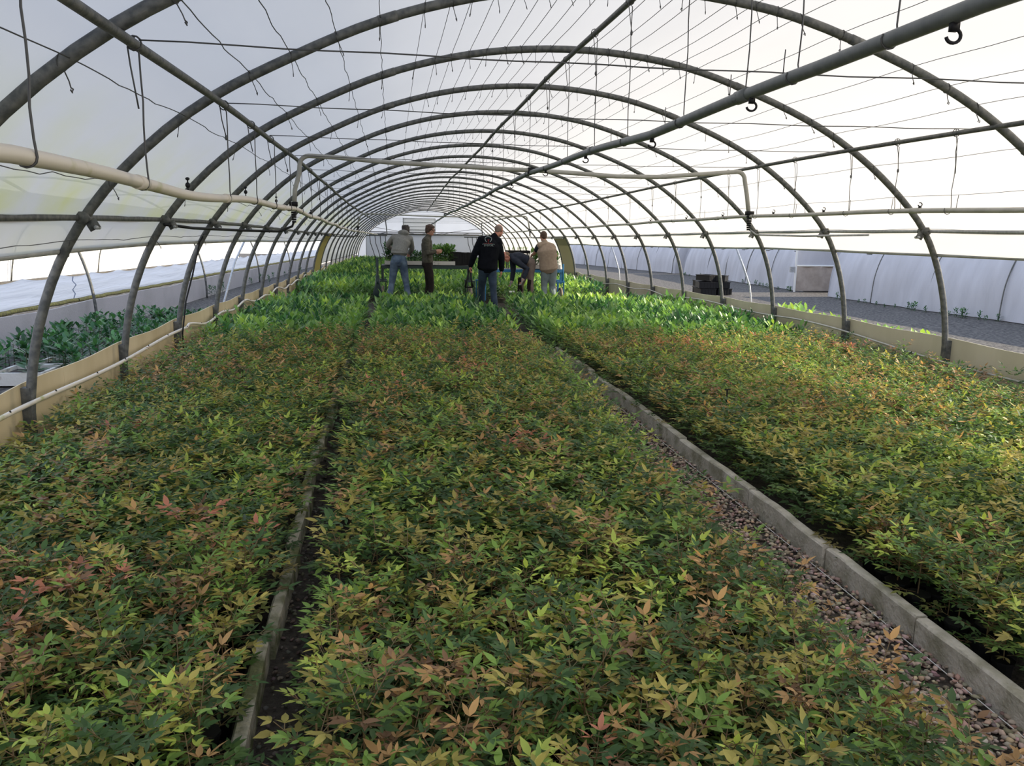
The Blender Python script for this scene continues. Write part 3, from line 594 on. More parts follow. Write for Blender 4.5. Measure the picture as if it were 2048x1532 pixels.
def laurel(kind, lod, seed, H):
    r = np.random.default_rng(seed); O, D, Nn, L, Wd, C = [], [], [], [], [], []; base = {'dark': (.034, .095, .036), 'green': (.10, .20, .058), 'bright': (.20, .32, .08)}[kind]
    n = (26 if lod == 0 else 15); nst = 2
    for k in range(n):
        t = (k + .5) / n; az = k * 2.4 + r.uniform(-.3, .3); el = .05 + .95 * t + r.uniform(-.3, .3); h = H * (.22 + .68 * t)
        o = np.array([(.03 if k % 2 else -.03) + r.normal(0, .008), r.normal(0, .02), h]); a = np.array([math.cos(az), math.sin(az), 0]); d = a * math.cos(el) + np.array([0, 0, math.sin(el)])
        O.append(o + a * .008); D.append(d); Nn.append(np.cross(np.cross(d, [0, 0, 1.0]), d) + r.normal(0, .15, 3)); s = r.uniform(.085, .125) * (1 if lod == 0 else 1.25); L.append(s); Wd.append(s * r.uniform(.38, .48))
        young = t > .75 and r.random() < .5; C.append(np.array(base) * r.uniform(.7, 1.3) * (np.array([1.7, 1.5, 1.2]) if young else 1))
    return [np.array(q, float) for q in (O, D, Nn, L, Wd, C)] + [[(np.array([.03, 0, 0]), np.array([.03, 0, H * .85])), (np.array([-.03, 0, 0]), np.array([-.03, 0, H * .8]))], H]
def varmesh(v, T):
    return leaves(*v[:6], T)
KN = ['green', 'lime', 'copper', 'red']; NV = 6
VN = {(k, l): [nandina(k, l, 100 * a + 10 * l + q) for q in range(NV)] for a, k in enumerate(KN) for l in (0, 1)}
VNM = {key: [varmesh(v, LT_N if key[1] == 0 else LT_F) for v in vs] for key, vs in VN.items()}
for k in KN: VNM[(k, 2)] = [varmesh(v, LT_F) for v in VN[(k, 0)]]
KL = ['dark', 'green', 'bright']
VL = {(k, l): [laurel(k, l, 900 + 100 * a + 10 * l + q, .40) for q in range(NV)] for a, k in enumerate(KL) for l in (0, 1)}
VLM = {key: [varmesh(v, LT_L if key[1] == 0 else LT_F) for v in vs] for key, vs in VL.items()}
_g = rng.random((4, 64, 64))
def vnoise(x, y, s, ch):
    x = x / s + 20; y = y / s + 20; i = int(x) % 63; j = int(y) % 63; fx = x - int(x); fy = y - int(y); fx = fx * fx * (3 - 2 * fx); fy = fy * fy * (3 - 2 * fy); g = _g[ch]
    return (g[i, j] * (1 - fx) + g[i + 1, j] * fx) * (1 - fy) + (g[i, j + 1] * (1 - fx) + g[i + 1, j + 1] * fx) * fy
def nkind(x, y):
    c = vnoise(x, y, .9, 0) * .65 + vnoise(x, y, .35, 1) * .5 - .5 + random.uniform(-.14, .14)
    c += .15 * min(max((y - 4.6) / 3, 0), 1) - .04
    if x < -.5: c += .07
    if .4 < x < 1.9 and 2.6 < y < 5: c -= .13
    if x > 2 and y < 5.5: c -= .12
    c += .02 if y < 4.5 and x < 2 else 0
    if c > .19: return 'red' if vnoise(x, y, .4, 2) > .74 else 'copper'
    if c > .0: return 'copper' if random.random() < .5 else 'lime'
    return 'lime' if vnoise(x, y, .5, 3) > .6 else 'green'
def beds(ya, yb, sp):
    out = []
    for (xa, xb) in (((-2.24, -.615), (-.235, 1.545), (2.30, 5.56)) if ya < 9 else ((-2.24, -.52), (-.2, 1.66), (2.22, 5.56))):
        for y in np.arange(ya, yb, sp):
            if ya < 9 and y > 4.6: x1_, x2_ = (xa - .06 * min((y - 4.6) / 2, 1) if xa > -1 else xa), (xb + (.13 if xb < 2 and xb > 0 else .04) * min((y - 4.6) / 3, 1))
            else: x1_, x2_ = xa, xb
            for x in np.linspace(x1_, x2_, int(round((x2_ - x1_) / sp)) + 1):
                out.append((x + random.uniform(-.03, .03), y + random.uniform(-.03, .03), random.uniform(.82, 1.16)))
    return out
def visible(p, m=0):
    u, v, w = pix(p); return w > 0 and -m < u < 2048 + m and -m < v < 1532 + m
def scatter_mesh(name, items, meshes, matl, label, cat, group=None):
    VV, FF, CC = [], [], []; nv = 0
    for (x, y, s, key, q) in items:
        V, F, C = meshes[key][q]; a = random.random() * 6.28; ca, sa = math.cos(a), math.sin(a); sz = s * random.uniform(.9, 1.1); w = W(x, y, 0)
        P = np.empty_like(V); P[:, 0] = (V[:, 0] * ca - V[:, 1] * sa) * s + w.x; P[:, 1] = (V[:, 0] * sa + V[:, 1] * ca) * s + w.y; P[:, 2] = V[:, 2] * sz + w.z
        VV.append(P); FF.append(F + nv); CC.append(C * random.uniform(.85, 1.15)); nv += len(P)
    me = npmesh(name, np.concatenate(VV), np.concatenate(FF), matl, np.concatenate(CC)); o = link(name, me); tag(o, label, cat, group, 'stuff'); return o
# shared little meshes: pots and stems
def pot_mesh(r0, r1, h):
    b = MB(); b.tube([(0, 0, 0), (0, 0, h)], [r0, r1], 8); b.tube([(0, 0, h - .01), (0, 0, h)], [r1 * 1.06, r1 * 1.06], 8); me = b.mesh('pot'); me.materials.append(M['black']); return me
POT = pot_mesh(.038, .05, .10)
def stem_mesh(stems, H, r=.0016):
    b = MB(); b.tube([(0, 0, .08), (0.003, 0, H * .5), (0, 0, H * .95)], .0028, 5)
    for a, c in stems: b.tube([a, c], r, 3, cap=False)
    me = b.mesh('stem'); me.materials.append(M['stem']); return me
# nandina plants
SPN = .127
cand = beds(1.25, 11.0, SPN); cand = [c for c in cand if c[1] > 1.2 and not (10.3 + .5 * vnoise(c[0], 3, .6, 1) + .12 * max(c[0], 0) * 0 < c[1] - (.7 if -.4 < c[0] < 2 else 0))]
vis = [c for c in cand if visible(W(c[0], c[1], .3), 10)]; near = sorted(vis, key=lambda c: c[1])[:300]; ns = set(near)
rest = [c for c in cand if c not in ns and visible(W(c[0], c[1], .3), 500)]
protos = {}
LABN = {('green', 0): 'dark green leafy young nandina in the bed left of the mossy kerb, near the camera', ('green', 1): 'dark green leafy young nandina in the middle bed, near the camera', ('green', 2): 'dark green leafy young nandina in the bed right of the pale kerb, near the camera'}
HW = {'green': 'dark green', 'lime': 'yellow-green', 'copper': 'coppery orange-brown', 'red': 'red-tinged'}; BW = ['left bed', 'middle bed', 'right bed']
for c in near:
    x, y, s = c; k = nkind(x, y); q = random.randrange(NV); bed = 0 if x < -.4 else 1 if x < 2 else 2; key = (k, q)
    if key not in protos:
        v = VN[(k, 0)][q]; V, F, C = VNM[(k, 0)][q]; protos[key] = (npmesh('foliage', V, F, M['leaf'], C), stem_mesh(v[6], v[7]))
    e = bpy.data.objects.new('nandina_plant', None); COL.objects.link(e); e.location = W(x, y, 0); e.rotation_euler = (0, 0, random.random() * 6.28); e.scale = (s, s, s * random.uniform(.92, 1.08)); e.empty_display_size = .05
    for nm, me in (('foliage', protos[key][0]), ('stem', protos[key][1]), ('pot', POT)):
        o = bpy.data.objects.new(nm, me); COL.objects.link(o); o.parent = e
    tag(e, 'potted nandina with %s leaves near the camera in the %s' % (HW[k], BW[bed]), 'plant', '%s nandinas in the near %s' % (HW[k], BW[bed]))
items = []
for (x, y, s) in rest:
    k = nkind(x, y); items.append((x, y, s * 1.03, (k, 0 if y < 5.6 else 2), random.randrange(NV)))
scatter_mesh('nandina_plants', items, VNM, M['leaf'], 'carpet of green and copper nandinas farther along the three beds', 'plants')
# laurel plants
SPL = .165
candL = []
for c in beds(10.0, 17.35, SPL):
    lim = 10.35 + .5 * vnoise(c[0], 3, .6, 1) + (.7 if -.4 < c[0] < 2 else 0)
    if c[1] > 14.3 and 1.60 < c[0] < 2.34: continue
    if c[1] > 16 and -.5 < c[0] < -.2: continue
    if c[1] > lim: candL.append(c)
visL = [c for c in candL if visible(W(c[0], c[1], .3))]; nearL = sorted(visL, key=lambda c: c[1])[:60]; nsL = set(nearL)
def lkind(x, y): return 'dark' if vnoise(x, y, .5, 2) > .62 else ('bright' if vnoise(x, y, .6, 0) > .66 else 'green')
protoL = {}
def laurel_obj(x, y, z, s, k, q, label, group, name='laurel_plant', zs=1.0):
    if (k, q) not in protoL:
        v = VL[(k, 0)][q]; V, F, C = VLM[(k, 0)][q]; b = MB(); [b.tube([a, c], .003, 4) for a, c in v[6]]
        n0 = len(V); V2 = np.concatenate([V, np.array(b.v)]); ft = [(f[0], f[1], f[2]) for f in b.f if len(f) >= 3] + [(f[0], f[2], f[3]) for f in b.f if len(f) == 4]
        F2 = np.concatenate([F, np.array(ft) + n0]); C2 = np.concatenate([C, np.tile([[.06, .07, .02]], (len(ft), 1))]); protoL[(k, q)] = npmesh('laurel_plant', V2, F2, M['laurel'], C2)
    o = bpy.data.objects.new(name, protoL[(k, q)]); COL.objects.link(o); o.location = W(x, y, z); o.rotation_euler = (random.uniform(-.06, .06), random.uniform(-.06, .06), random.random() * 6.28); o.scale = (s, s, s * zs)
    return tag(o, label, 'plant', group)
for (x, y, s) in nearL:
    bed = 0 if x < -.4 else 1 if x < 2 else 2
    laurel_obj(x, y, 0, s, lkind(x, y), random.randrange(NV), 'glossy green young laurel just behind the nandinas in the ' + BW[bed], 'laurels just behind the nandinas, ' + BW[bed])
items = [(x, y, s, (lkind(x, y), 0 if y < 14 else 1), random.randrange(NV)) for (x, y, s) in candL if (x, y, s) not in nsL and visible(W(x, y, .3), 200)]
for xa, xb in ((-2.24, 5.5),):
    for y in np.arange(20.6, 30, .19):
        for x in np.arange(xa, xb, .19):
            if x < .4 or x > -9: items.append((x + random.uniform(-.05, .05), y + random.uniform(-.05, .05), random.uniform(1.0, 1.3), (lkind(x, y), 1), random.randrange(NV)))
    for y in np.arange(30, 48.5, .26):
        for x in np.arange(xa, xb, .24): items.append((x + random.uniform(-.08, .08), y + random.uniform(-.08, .08), random.uniform(1.2, 1.5), (lkind(x, y), 1), random.randrange(NV)))
scatter_mesh('laurel_plants', items, VLM, M['laurel'], 'dense green laurels filling the tunnel around and behind the workers', 'plants')
# label stakes
for (x, y, z, lab) in ((2.49, 17.3, .47, 'small white label on a black stake among laurels near the black-jacketed man'), (2.57, 6.0, .44, 'small black-staked plant label at the edge of the right nandina bed')):
    e = empty('plant_label', W(x, y, 0), lab, 'label'); MB().box(W(x, y, z / 2), (.012, .006, z)).build('stake', M['black'], e, smooth=False)
    MB().box(W(x, y - .01, z), (.11 if y > 10 else .05, .004, .035 if y > 10 else .012), Matrix.Rotation(-.2, 3, 'X')).build('tag_plate', M['white'] if y > 10 else M['black'], e, smooth=False)
# small clumps on the gravel outside right board
for j, (y, z) in enumerate([(12.0, .66), (11.8, .68), (11.65, .70), (11.4, .69), (11.25, .64), (10.75, .63), (10.55, .6), (10.15, .58), (9.9, .58), (9.5, .60), (9.3, .60), (9.15, .56), (8.75, .61), (8.6, .62), (8.45, .56)]):
    laurel_obj(6.0 + random.uniform(-.02, .05), y, 0, z / .45, 'bright', random.randrange(NV), 'bright green laurel growing outside against the right side board', 'laurels outside the right side board')
# ------------------------------------------------------------------ left neighbour strip
ys = np.arange(4, 60, .5); b = MB(); V = []; F = []
for y in ys:
    t = .47 + .012 * math.sin(y * 1.9); x = -4.8 + .02 * math.sin(y * 1.1)
    V += [W(x, y, -.05), W(x, y, t), W(x - .03, y, t), W(x - .03, y, -.05)]
for j in range(len(ys) - 1):
    for k in range(3): F.append((j * 4 + k, j * 4 + k + 1, (j + 1) * 4 + k + 1, (j + 1) * 4 + k))
tag(b.add(V, F).build('low_wall', M['whitewall'], smooth=False), 'low whitewashed wall of the neighbouring tunnel on the left', 'wall')
b = MB(); rl = []
for y in np.arange(4, 60, .3): rl.append(W(-4.93, y, .50 + .006 * math.sin(y * 7)))
tag(b.tube(rl, .032, 8).build('moss_strip', M['moss']), 'mossy dark green ledge on top of the low whitewashed wall', 'ledge')
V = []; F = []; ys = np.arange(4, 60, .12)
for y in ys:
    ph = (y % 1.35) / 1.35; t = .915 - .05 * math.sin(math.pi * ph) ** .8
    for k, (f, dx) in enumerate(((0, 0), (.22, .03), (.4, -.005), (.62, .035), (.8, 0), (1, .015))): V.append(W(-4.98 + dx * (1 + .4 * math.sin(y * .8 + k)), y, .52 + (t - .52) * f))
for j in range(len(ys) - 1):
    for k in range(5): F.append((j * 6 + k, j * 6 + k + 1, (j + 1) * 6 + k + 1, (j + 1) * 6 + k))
tag(MB().add(V, F).build('sagging_film', M['film_shade_tint']), 'film curtain tinted bluish for shade, sagging between ties above the low wall', 'film')
V = []; F = []; ys = np.arange(2, 70, 1.0); FP = [(-12.75, 0), (-12.7, .6), (-12.55, 1.2), (-12.2, 1.7), (-11.8, 2.1), (-11.1, 2.5), (-10.4, 2.73)]
for y in ys:
    for x, z in FP: V.append(W(x + .02 * math.sin(y * 1.7), y, z))
for j in range(len(ys) - 1):
    for k in range(6): F.append((j * 7 + k, j * 7 + k + 1, (j + 1) * 7 + k + 1, (j + 1) * 7 + k))
tag(MB().add(V, F).build('film_flank', M['flank']), 'sunlit white film flank of the neighbouring tunnel on the far left', 'film')
for k, y in enumerate((14, 22, 30, 38)):
    P = [(-4.66, 0), (-4.66, .3), (-4.70, .7), (-4.80, 1.1), (-4.95, 1.5), (-5.2, 1.85), (-5.6, 2.2), (-6.2, 2.5), (-7, 2.75), (-8.6, 2.95), (-10.4, 2.7), (-11.8, 2.1), (-12.5, 1.2), (-12.7, 0)]
    rail('neighbour_hoop', [W(x, y, z) for x, z in relax(smooth_profile(P, 3), 3)], .024, M['steel'], 'thin dark hoop of the neighbouring tunnel on the left, %s from the camera' % ORD[k], 'hoop', group='hoops of the left neighbouring tunnel')
rail('side_strut', [W(-2.60, 15.7, 1.5), W(-2.68, 15, 1.1), W(-2.72, 14, .4), W(-2.73, 13.9, 0)], .018, M['steel_light'], 'thin pale strut just outside the left side board', 'strut')
for yy, k in ((13.22, 'nearer'), (21.5, 'farther')):
    rail('side_strut', [W(5.83, yy + .45, 1.47), W(5.92, yy + .25, 1.1), W(5.98, yy + .1, .8), W(6.0, yy, .4), W(6.0, yy, 0)], .016, M['steel_light'], '%s thin pale strut just outside the right side board' % k, 'strut')
# trays with laurels on the left
for j, (x, y) in enumerate([(-3.62, 9.75), (-3.1, 9.3), (-3.75, 9.15), (-3.2, 9.95)]):
    e = empty('foam_tray', W(x, y, 0), 'white polystyrene plant tray on the gravel left of the tunnel, %s from the camera' % ['third', 'second', 'nearest', 'farthest'][j], 'tray', 'foam trays left of the tunnel')
    b = MB()
    for (dx, dy, sx_, sy_) in ((0, -.26, .48, .035), (0, .26, .48, .035), (-.225, 0, .035, .55), (.225, 0, .035, .55)): b.box(W(x + dx, y + dy, .07), (sx_, sy_, .13))
    b.build('tray_rim', M['foam'], e, smooth=False); MB().box(W(x, y, .05), (.42, .5, .09)).build('compost', M['soil'], e, smooth=False)
for j in range(130):
    y = 8.9 + 5.4 * (j / 130) ** .95 + random.uniform(-.15, .15); x = random.uniform(-4.35, -2.75)
    laurel_obj(x, y, .03, random.uniform(1.0, 1.3), 'dark', random.randrange(NV), 'dark bluish green laurel standing in trays between the left side board and the low wall', 'dark laurels outside on the left', zs=.72)
for j in range(12):
    y = random.uniform(19, 40); laurel_obj(random.uniform(-4.6, -4.1), y, 0, random.uniform(.5, .9), 'dark', random.randrange(NV), 'scraggy weed at the foot of the low whitewashed wall', 'weeds by the low wall', 'weed')
# ------------------------------------------------------------------ right neighbours
def house(xa, ya, xb, yb, label, H=1.0, endnear=False):
    e = empty('film_tunnel', W(xa, ya, 0), label, 'greenhouse', 'neighbouring tunnels on the right')
    P0 = [(0, 0), (.03, .5), (.07, .9), (.18, 1.35), (.34, 1.75), (.62, 2.12), (1.0, 2.42), (1.6, 2.75), (2.4, 3.0), (3.9, 3.2), (5.4, 3.0), (6.6, 2.5), (7.4, 1.7), (7.8, .6), (7.8, 0)]
    P0 = [(a, c * .82) for a, c in P0]; P = relax(smooth_profile(P0, 3), 2); L = yb - ya; ns = max(2, int(L / .25)); V = []; F = []; n = len(P)
    for j in range(ns + 1):
        t = j / ns; y = ya + L * t; x0 = xa + (xb - xa) * t; ph = (y % 2.6) / 2.6
        for k, (px_, pz) in enumerate(P):
            fl = .05 * math.sin(y * 2.3 + pz * 1.5) * math.sin(y * .9) * (1 if pz < 1.9 else .2) - .06 * math.sin(math.pi * ph) ** 2
            V.append(W(x0 + px_ - fl, y, pz))
    for j in range(ns):
        for k in range(n - 1): F.append((j * n + k, j * n + k + 1, (j + 1) * n + k + 1, (j + 1) * n + k))
    MB().add(V, F).build('film_cover', M['film_out'], e)
    for j in range(1, int(L / 2.6) + 1):
        y = (int(ya / 2.6) + j) * 2.6
        if y > yb - .2: break
        x0 = xa + (xb - xa) * (y - ya) / L; MB().tube([W(x0 + px_ - .012, y, pz) for px_, pz in P[:n * 2 // 3]], .014, 6).build('hoop_ridge', M['steel'], e)
        MB().tube([W(x0 + .05, y, 1.34), W(x0 - .16, y, 1.30)], .012, 5).box(W(x0 - .16, y, 1.30), (.03, .22, .03)).build('bracket', M['steel'], e)
    for yy, xx, s in ((ya, xa, 1), (yb, xb, -1)):
        Q = [W(xx + px_, yy, pz) for px_, pz in P]; c = W(xx + 3.9, yy, 0)
        MB().add(Q + [c], [(i, i + 1, len(Q)) for i in range(len(Q) - 1)]).build('end_sheet', M['film_out'], e, smooth=False)
    if endnear:
        V = []; F = []
        for i in range(25):
            for k in range(5): V.append(W(xa - .35 + i * .16, ya - .12 - .03 * math.sin(i * 1.3 + k * .4), .03 + k * .2))
        for i in range(24):
            for k in range(4): F.append((i * 5 + k, (i + 1) * 5 + k, (i + 1) * 5 + k + 1, i * 5 + k + 1))
        MB().add(V, F).build('ground_cloth', M['beige_cloth'], e)
        MB().tube([W(xa - .35, ya - .12, .84), W(xa + 3.4, ya - .12, .84)], .03, 6).build('hem_roll', M['white'], e)
        for xx in (xa - .38,): MB().box(W(xx, ya - .16, .85), (.05, .05, 1.7)).build('post', M['white'], e, smooth=False); MB().box(W(xx - .12, ya - .16, .72), (.16, .06, .18)).build('winch', M['steel_light'], e, smooth=False)
        V = []
        for i in range(12):
            for k in range(3): V.append(W(xa - .33 + i * .3, ya - .10, .86 + k * .5))
        MB().add(V, [(i * 3 + k, (i + 1) * 3 + k, (i + 1) * 3 + k + 1, i * 3 + k + 1) for i in range(11) for k in range(2)]).build('door_sheet', M['film_out'], e, smooth=False)
    return e
house(11.9, 4.0, 12.93, 23.3, 'pale film tunnel across the gravel yard at the right, nearest one')
house(13.3, 25.6, 14.3, 40.5, 'pale film tunnel across the gravel, middle one, behind the black crates', endnear=True)
house(14.1, 41.3, 12.4, 62, 'pale film tunnel across the gravel, farthest one')
# weeds by the neighbour walls
for j in range(60):
    y = random.uniform(11, 40); x = np.interp(y, [4, 23.3, 25.6, 40.5], [11.9, 12.93, 13.3, 14.3]) - random.uniform(.05, .35)
    if 23.2 < y < 25.7: continue
    laurel_obj(x, y, -.12, random.uniform(.45, .8), 'dark', random.randrange(NV), 'small dark weed at the foot of the neighbouring film tunnels', 'weeds along the neighbouring tunnels', 'weed')
# black crates on gravel
def crate(c, d, label, group, rz=0.0, open_=True):
    e = empty('plastic_crate', c, label, 'crate', group); Rm = Matrix.Rotation(rz, 3, 'Z'); w, l, h = d; b = MB()
    for (dx, dy, sx_, sy_) in ((0, -l / 2, w, .02), (0, l / 2, w, .02), (-w / 2, 0, .02, l), (w / 2, 0, .02, l)):
        b.box(Vector(c) + Rm @ Vector((dx, dy, h * .92)), (sx_ + .03, sy_ + .015, h * .12), Rm); b.box(Vector(c) + Rm @ Vector((dx, dy, h * .45)), (sx_, sy_, h * .9), Rm)
    b.box(Vector(c) + Rm @ Vector((0, 0, .012)), (w, l, .02), Rm); g = b
    for k in range(5): g.box(Vector(c) + Rm @ Vector((-w / 2 + w * (k + .5) / 5, -l / 2 - .012, h * .45)), (.012, .012, h * .8), Rm)
    g.build('crate_wall', M['black'], e, smooth=False)
    return e
cn = 0
for (dx, dy, n_) in ((0, 0, 2), (.50, .1, 2), (.25, .75, 2)):
    for k in range(n_):
        crate(W(9.35 + dx, 24.0 + dy, k * .2), (.46, .6, .19), 'black plastic crate in the heap on the gravel yard, %s layer' % ['bottom', 'middle', 'top'][k], 'black crates heaped on the gravel', random.uniform(-.2, .2))
for k, (dx, dz, r) in enumerate(((.08, .42, .5), (.48, .40, -.6))):
    e = crate(W(9.35 + dx, 24.1, dz), (.4, .5, .17), 'black plastic crate tossed askew on top of the heap, %s one' % ['left', 'right'][k], 'black crates heaped on the gravel', r)
# ------------------------------------------------------------------ trolleys
def wheel(c, r, w, parent, m):
    c = Vector(c); b = MB(); b.tube([c + Vector((0, math.cos(a) * (r - w * .4), math.sin(a) * (r - w * .4))) for a in np.linspace(0, 2 * math.pi, 21)], w * .5, 8, cap=False); wo_ = b.build('wheel', m, parent)
    h = MB(); h.tube([c + Vector((-w * .4, 0, 0)), c + Vector((w * .4, 0, 0))], r * .7, 14); h.build('wheel_hub', M['steel_light'], wo_)
def trolley(xa, xb, y, zt, label, m, leftm, lx=None):
    e = empty('plant_trolley', W((xa + xb) / 2, y, 0), label, 'trolley', None)
    b = MB(); b.box(W((xa + xb) / 2, y, zt), (xb - xa, .75, .03)); b.build('deck', M['steel'], e, smooth=False)
    f = MB()
    for dy in (-.38, .38): f.box(W((xa + xb) / 2, y + dy, zt - .025), (xb - xa + .04, .04, .07))
    for x in (xa, xb): f.box(W(x, y, zt - .025), (.04, .78, .07))
    f.build('frame', m, e, smooth=False)
    for x, mm in ((xa, leftm), (xb, m)):
        for dy in (-.33, .33):
            s = MB(); s.box(W(x, y + dy, zt - .16), (.05, .05, .34)); s.build('leg', mm, e, smooth=False)
            k = MB(); 
            for q in (-.075, .075): k.box(W(x + q, y + dy, .36), (.022, .07, .46))
            k.box(W(x, y + dy, .58), (.19, .09, .035)); k.build('wheel_fork', mm, e, smooth=False); wheel(W(x, y + dy, .22), .22, .06, e, M['tyre'])
    return e
t1 = trolley(-.22, 1.82, 19.75, .93, 'dark steel plant trolley carrying the foam trays, left of the black jacket', M['green_steel'], M['green_steel'])
t2 = trolley(2.1, 3.98, 19.85, .86, 'blue steel plant trolley at the right, beside the man in the beige vest', M['blue'], M['blue'])
MB().tube([W(4.03, 19.5, .55), W(4.03, 19.5, 1.0)], .022, 6).build('handle_post', M['blue'], t2)
b = MB(); b.tube([W(-.33, 19.2, 1.12), W(-.33, 19.2, .60), W(-.33, 19.2, .52)], [.028, .032, .04], 8); b.tube([W(-.36, 19.2, 1.10), W(-.2, 19.2, 1.115)], .012, 6)
b.build('mast', M['green_steel'], t1); MB().tube([W(-.33, 19.2, .72), W(-.33, 19.2, .5), W(-.33, 19.2, .33), W(-.33, 19.2, .03)], [(.04, .04), (.03, .06), (.03, .11), (.03, .05)], 10, side=Vector((0, 1, 0))).build('wheel_guard', M['green_steel'], t1)
def foam(x0, x1, y, z, label, mt='foam', n=14, *, H=.9, kind='green', plab='', pgrp='', h=.085):
    e = empty('foam_tray' if mt == 'foam' else 'plastic_tray', W((x0 + x1) / 2, y, z), label, 'tray'); cx = (x0 + x1) / 2; w = x1 - x0; b = MB()
    for (dx, dy, sx_, sy_) in ((0, -.2, w, .03), (0, .2, w, .03), (-w / 2 + .015, 0, .03, .4), (w / 2 - .015, 0, .03, .4)): b.box(W(cx + dx, y + dy, z + h / 2), (sx_, sy_, h))
    b.build('tray_rim', M[mt], e, smooth=False); MB().box(W(cx, y, z + h * .4), (w - .05, .36, h * .75)).build('compost', M['soil'], e, smooth=False)
    for j in range(n):
        laurel_obj(x0 + .06 + (w - .12) * (j % (n // 2)) / max(n // 2 - 1, 1) + random.uniform(-.02, .02), y + (-.09 if j < n // 2 else .09) + random.uniform(-.03, .03), z + h * .2, H * random.uniform(.8, 1.1), kind, random.randrange(NV), plab, pgrp)
zt = .955
foam(-.17, .28, 19.6, zt, 'white foam tray at the left end of the dark trolley', n=14, H=1.15, kind='dark', plab='tall dark laurel in the foam tray beside the grey hooded worker', pgrp='laurels in the left foam tray')
foam(.32, .84, 19.6, zt, 'white foam tray in the middle of the dark trolley', n=16, H=.75, kind='dark', plab='short dark laurel in the middle foam tray on the trolley', pgrp='laurels in the middle foam tray')
foam(.88, 1.45, 19.6, zt, 'soil-stained foam tray at the right of the dark trolley', n=22, H=1.05, kind='green', plab='leafy laurel in the foam tray beside the man in the olive jacket', pgrp='laurels in the right foam tray')
k_ = 0
for (x, dz) in ((1.47, 0), (1.47, .15), (1.60, 0), (1.60, .14), (1.74, 0), (1.74, .14)):
    crate(W(x, 19.75 + (x - 1.47) * .8, zt + dz), (.26, .38, .15), 'black crate stacked at the right end of the dark trolley, %s' % ['bottom of the first pile', 'top of the first pile', 'bottom of the second pile', 'top of the second pile', 'bottom of the last pile', 'top of the last pile'][k_], 'black crates on the dark trolley'); k_ += 1
rk = MB()
for x in (2.75, 3.25):
    for dy in (-.15, .15): rk.box(W(x, 19.95 + dy, 1.06), (.02, .02, .38))
rk.box(W(3.0, 19.95, 1.245), (.54, .36, .015)); rk.build('shelf', M['steel'], t2, smooth=False)
foam(2.73, 3.27, 19.95, 1.255, 'black tray of seedlings on the shelf of the blue trolley', 'black', n=10, H=.3, kind='bright', plab='small pale seedling in the black tray above the stooping man', pgrp='seedlings in the black tray', h=.05)
foam(3.25, 3.72, 19.65, .89, 'white foam tray on the blue trolley in front of the vest wearer', n=14, H=1.0, kind='green', plab='laurel in the foam tray in front of the man in the vest', pgrp='laurels in front of the vest wearer')
foam(3.74, 3.95, 19.65, .89, 'short white foam tray at the right end of the blue trolley', n=6, H=.9, kind='green', plab='laurel at the right end of the blue trolley', pgrp='laurels at the right end of the blue trolley')
# ------------------------------------------------------------------ people
def remesh(mb, voxel, sm=4, fac=.5):
    me = mb.mesh('tmp'); o = bpy.data.objects.new('tmp', me); COL.objects.link(o)
    m = o.modifiers.new('r', 'REMESH'); m.mode = 'VOXEL'; m.voxel_size = voxel; m.use_smooth_shade = True
    if sm: s = o.modifiers.new('s', 'SMOOTH'); s.factor = fac; s.iterations = sm
    dg = bpy.context.evaluated_depsgraph_get(); out = bpy.data.meshes.new_from_object(o.evaluated_get(dg)); bpy.data.objects.remove(o); bpy.data.meshes.remove(me)
    out.polygons.foreach_set('use_smooth', [True] * len(out.polygons)); return out
def put(name, mb, matl, parent, voxel=.012, sm=4):
    me = remesh(mb, voxel, sm); me.name = name; me.materials.clear(); me.materials.append(matl); return link(name, me, parent)
def cap(mb, pts, rs, side=None, n=14):
    """tapered limb with rounded ends"""
    pts = [Vector(p) for p in pts]; P = [pts[0] - (pts[1] - pts[0]).normalized() * (min(rs[0]) if isinstance(rs[0], tuple) else rs[0]) * .6] + pts + [pts[-1] + (pts[-1] - pts[-2]).normalized() * (min(rs[-1]) if isinstance(rs[-1], tuple) else rs[-1]) * .6]
    h = lambda r: tuple(q * .55 for q in r) if isinstance(r, tuple) else r * .55
    mb.tube(P, [h(rs[0])] + list(rs) + [h(rs[-1])], n, side=side)
def hand(mb, w, d, nrm, curl=.5, side=1, s=1.0):
    w = Vector(w); d = Vector(d).normalized(); nrm = Vector(nrm); nrm = (nrm - d * nrm.dot(d)).normalized(); sd = d.cross(nrm) * side
    R_ = Matrix((sd, d, nrm)).transposed(); mb.ell(w + d * .045 * s, (.042 * s, .056 * s, .017 * s), R_, 12, 8); cap(mb, [w - d * .03, w + d * .02], [(.022, .03), (.020, .034)], side=nrm, n=8)
    for k, (o, L) in enumerate(((-.031, .066), (-.011, .076), (.010, .071), (.030, .056))):
        b0 = w + d * .085 * s + sd * o * s; a = curl * (1 + .12 * k); d1 = (d * math.cos(a * .6) + nrm * math.sin(a * .6)); d2 = (d * math.cos(a * 1.7) + nrm * math.sin(a * 1.7)); d3 = (d * math.cos(a * 2.6) + nrm * math.sin(a * 2.6))
        p1 = b0 + d1 * L * .42 * s; p2 = p1 + d2 * L * .33 * s; p3 = p2 + d3 * L * .25 * s; cap(mb, [b0 - d * .02, b0, p1, p2, p3], [.0095, .0095, .0088, .008, .0068], n=8)
    b0 = w + d * .02 * s - sd * .035 * s; t1_ = (d * .6 - sd * .75 + nrm * .35).normalized(); t2_ = (d * .85 - sd * .25 + nrm * .5).normalized(); cap(mb, [b0, b0 + t1_ * .035 * s, b0 + t1_ * .035 * s + t2_ * .032 * s], [.012, .0105, .008], n=8)
def hframe(f, up=(0, 0, 1)):
    f = Vector(f).normalized(); u = Vector(up); s = f.cross(u).normalized(); u = s.cross(f); return s, f, u
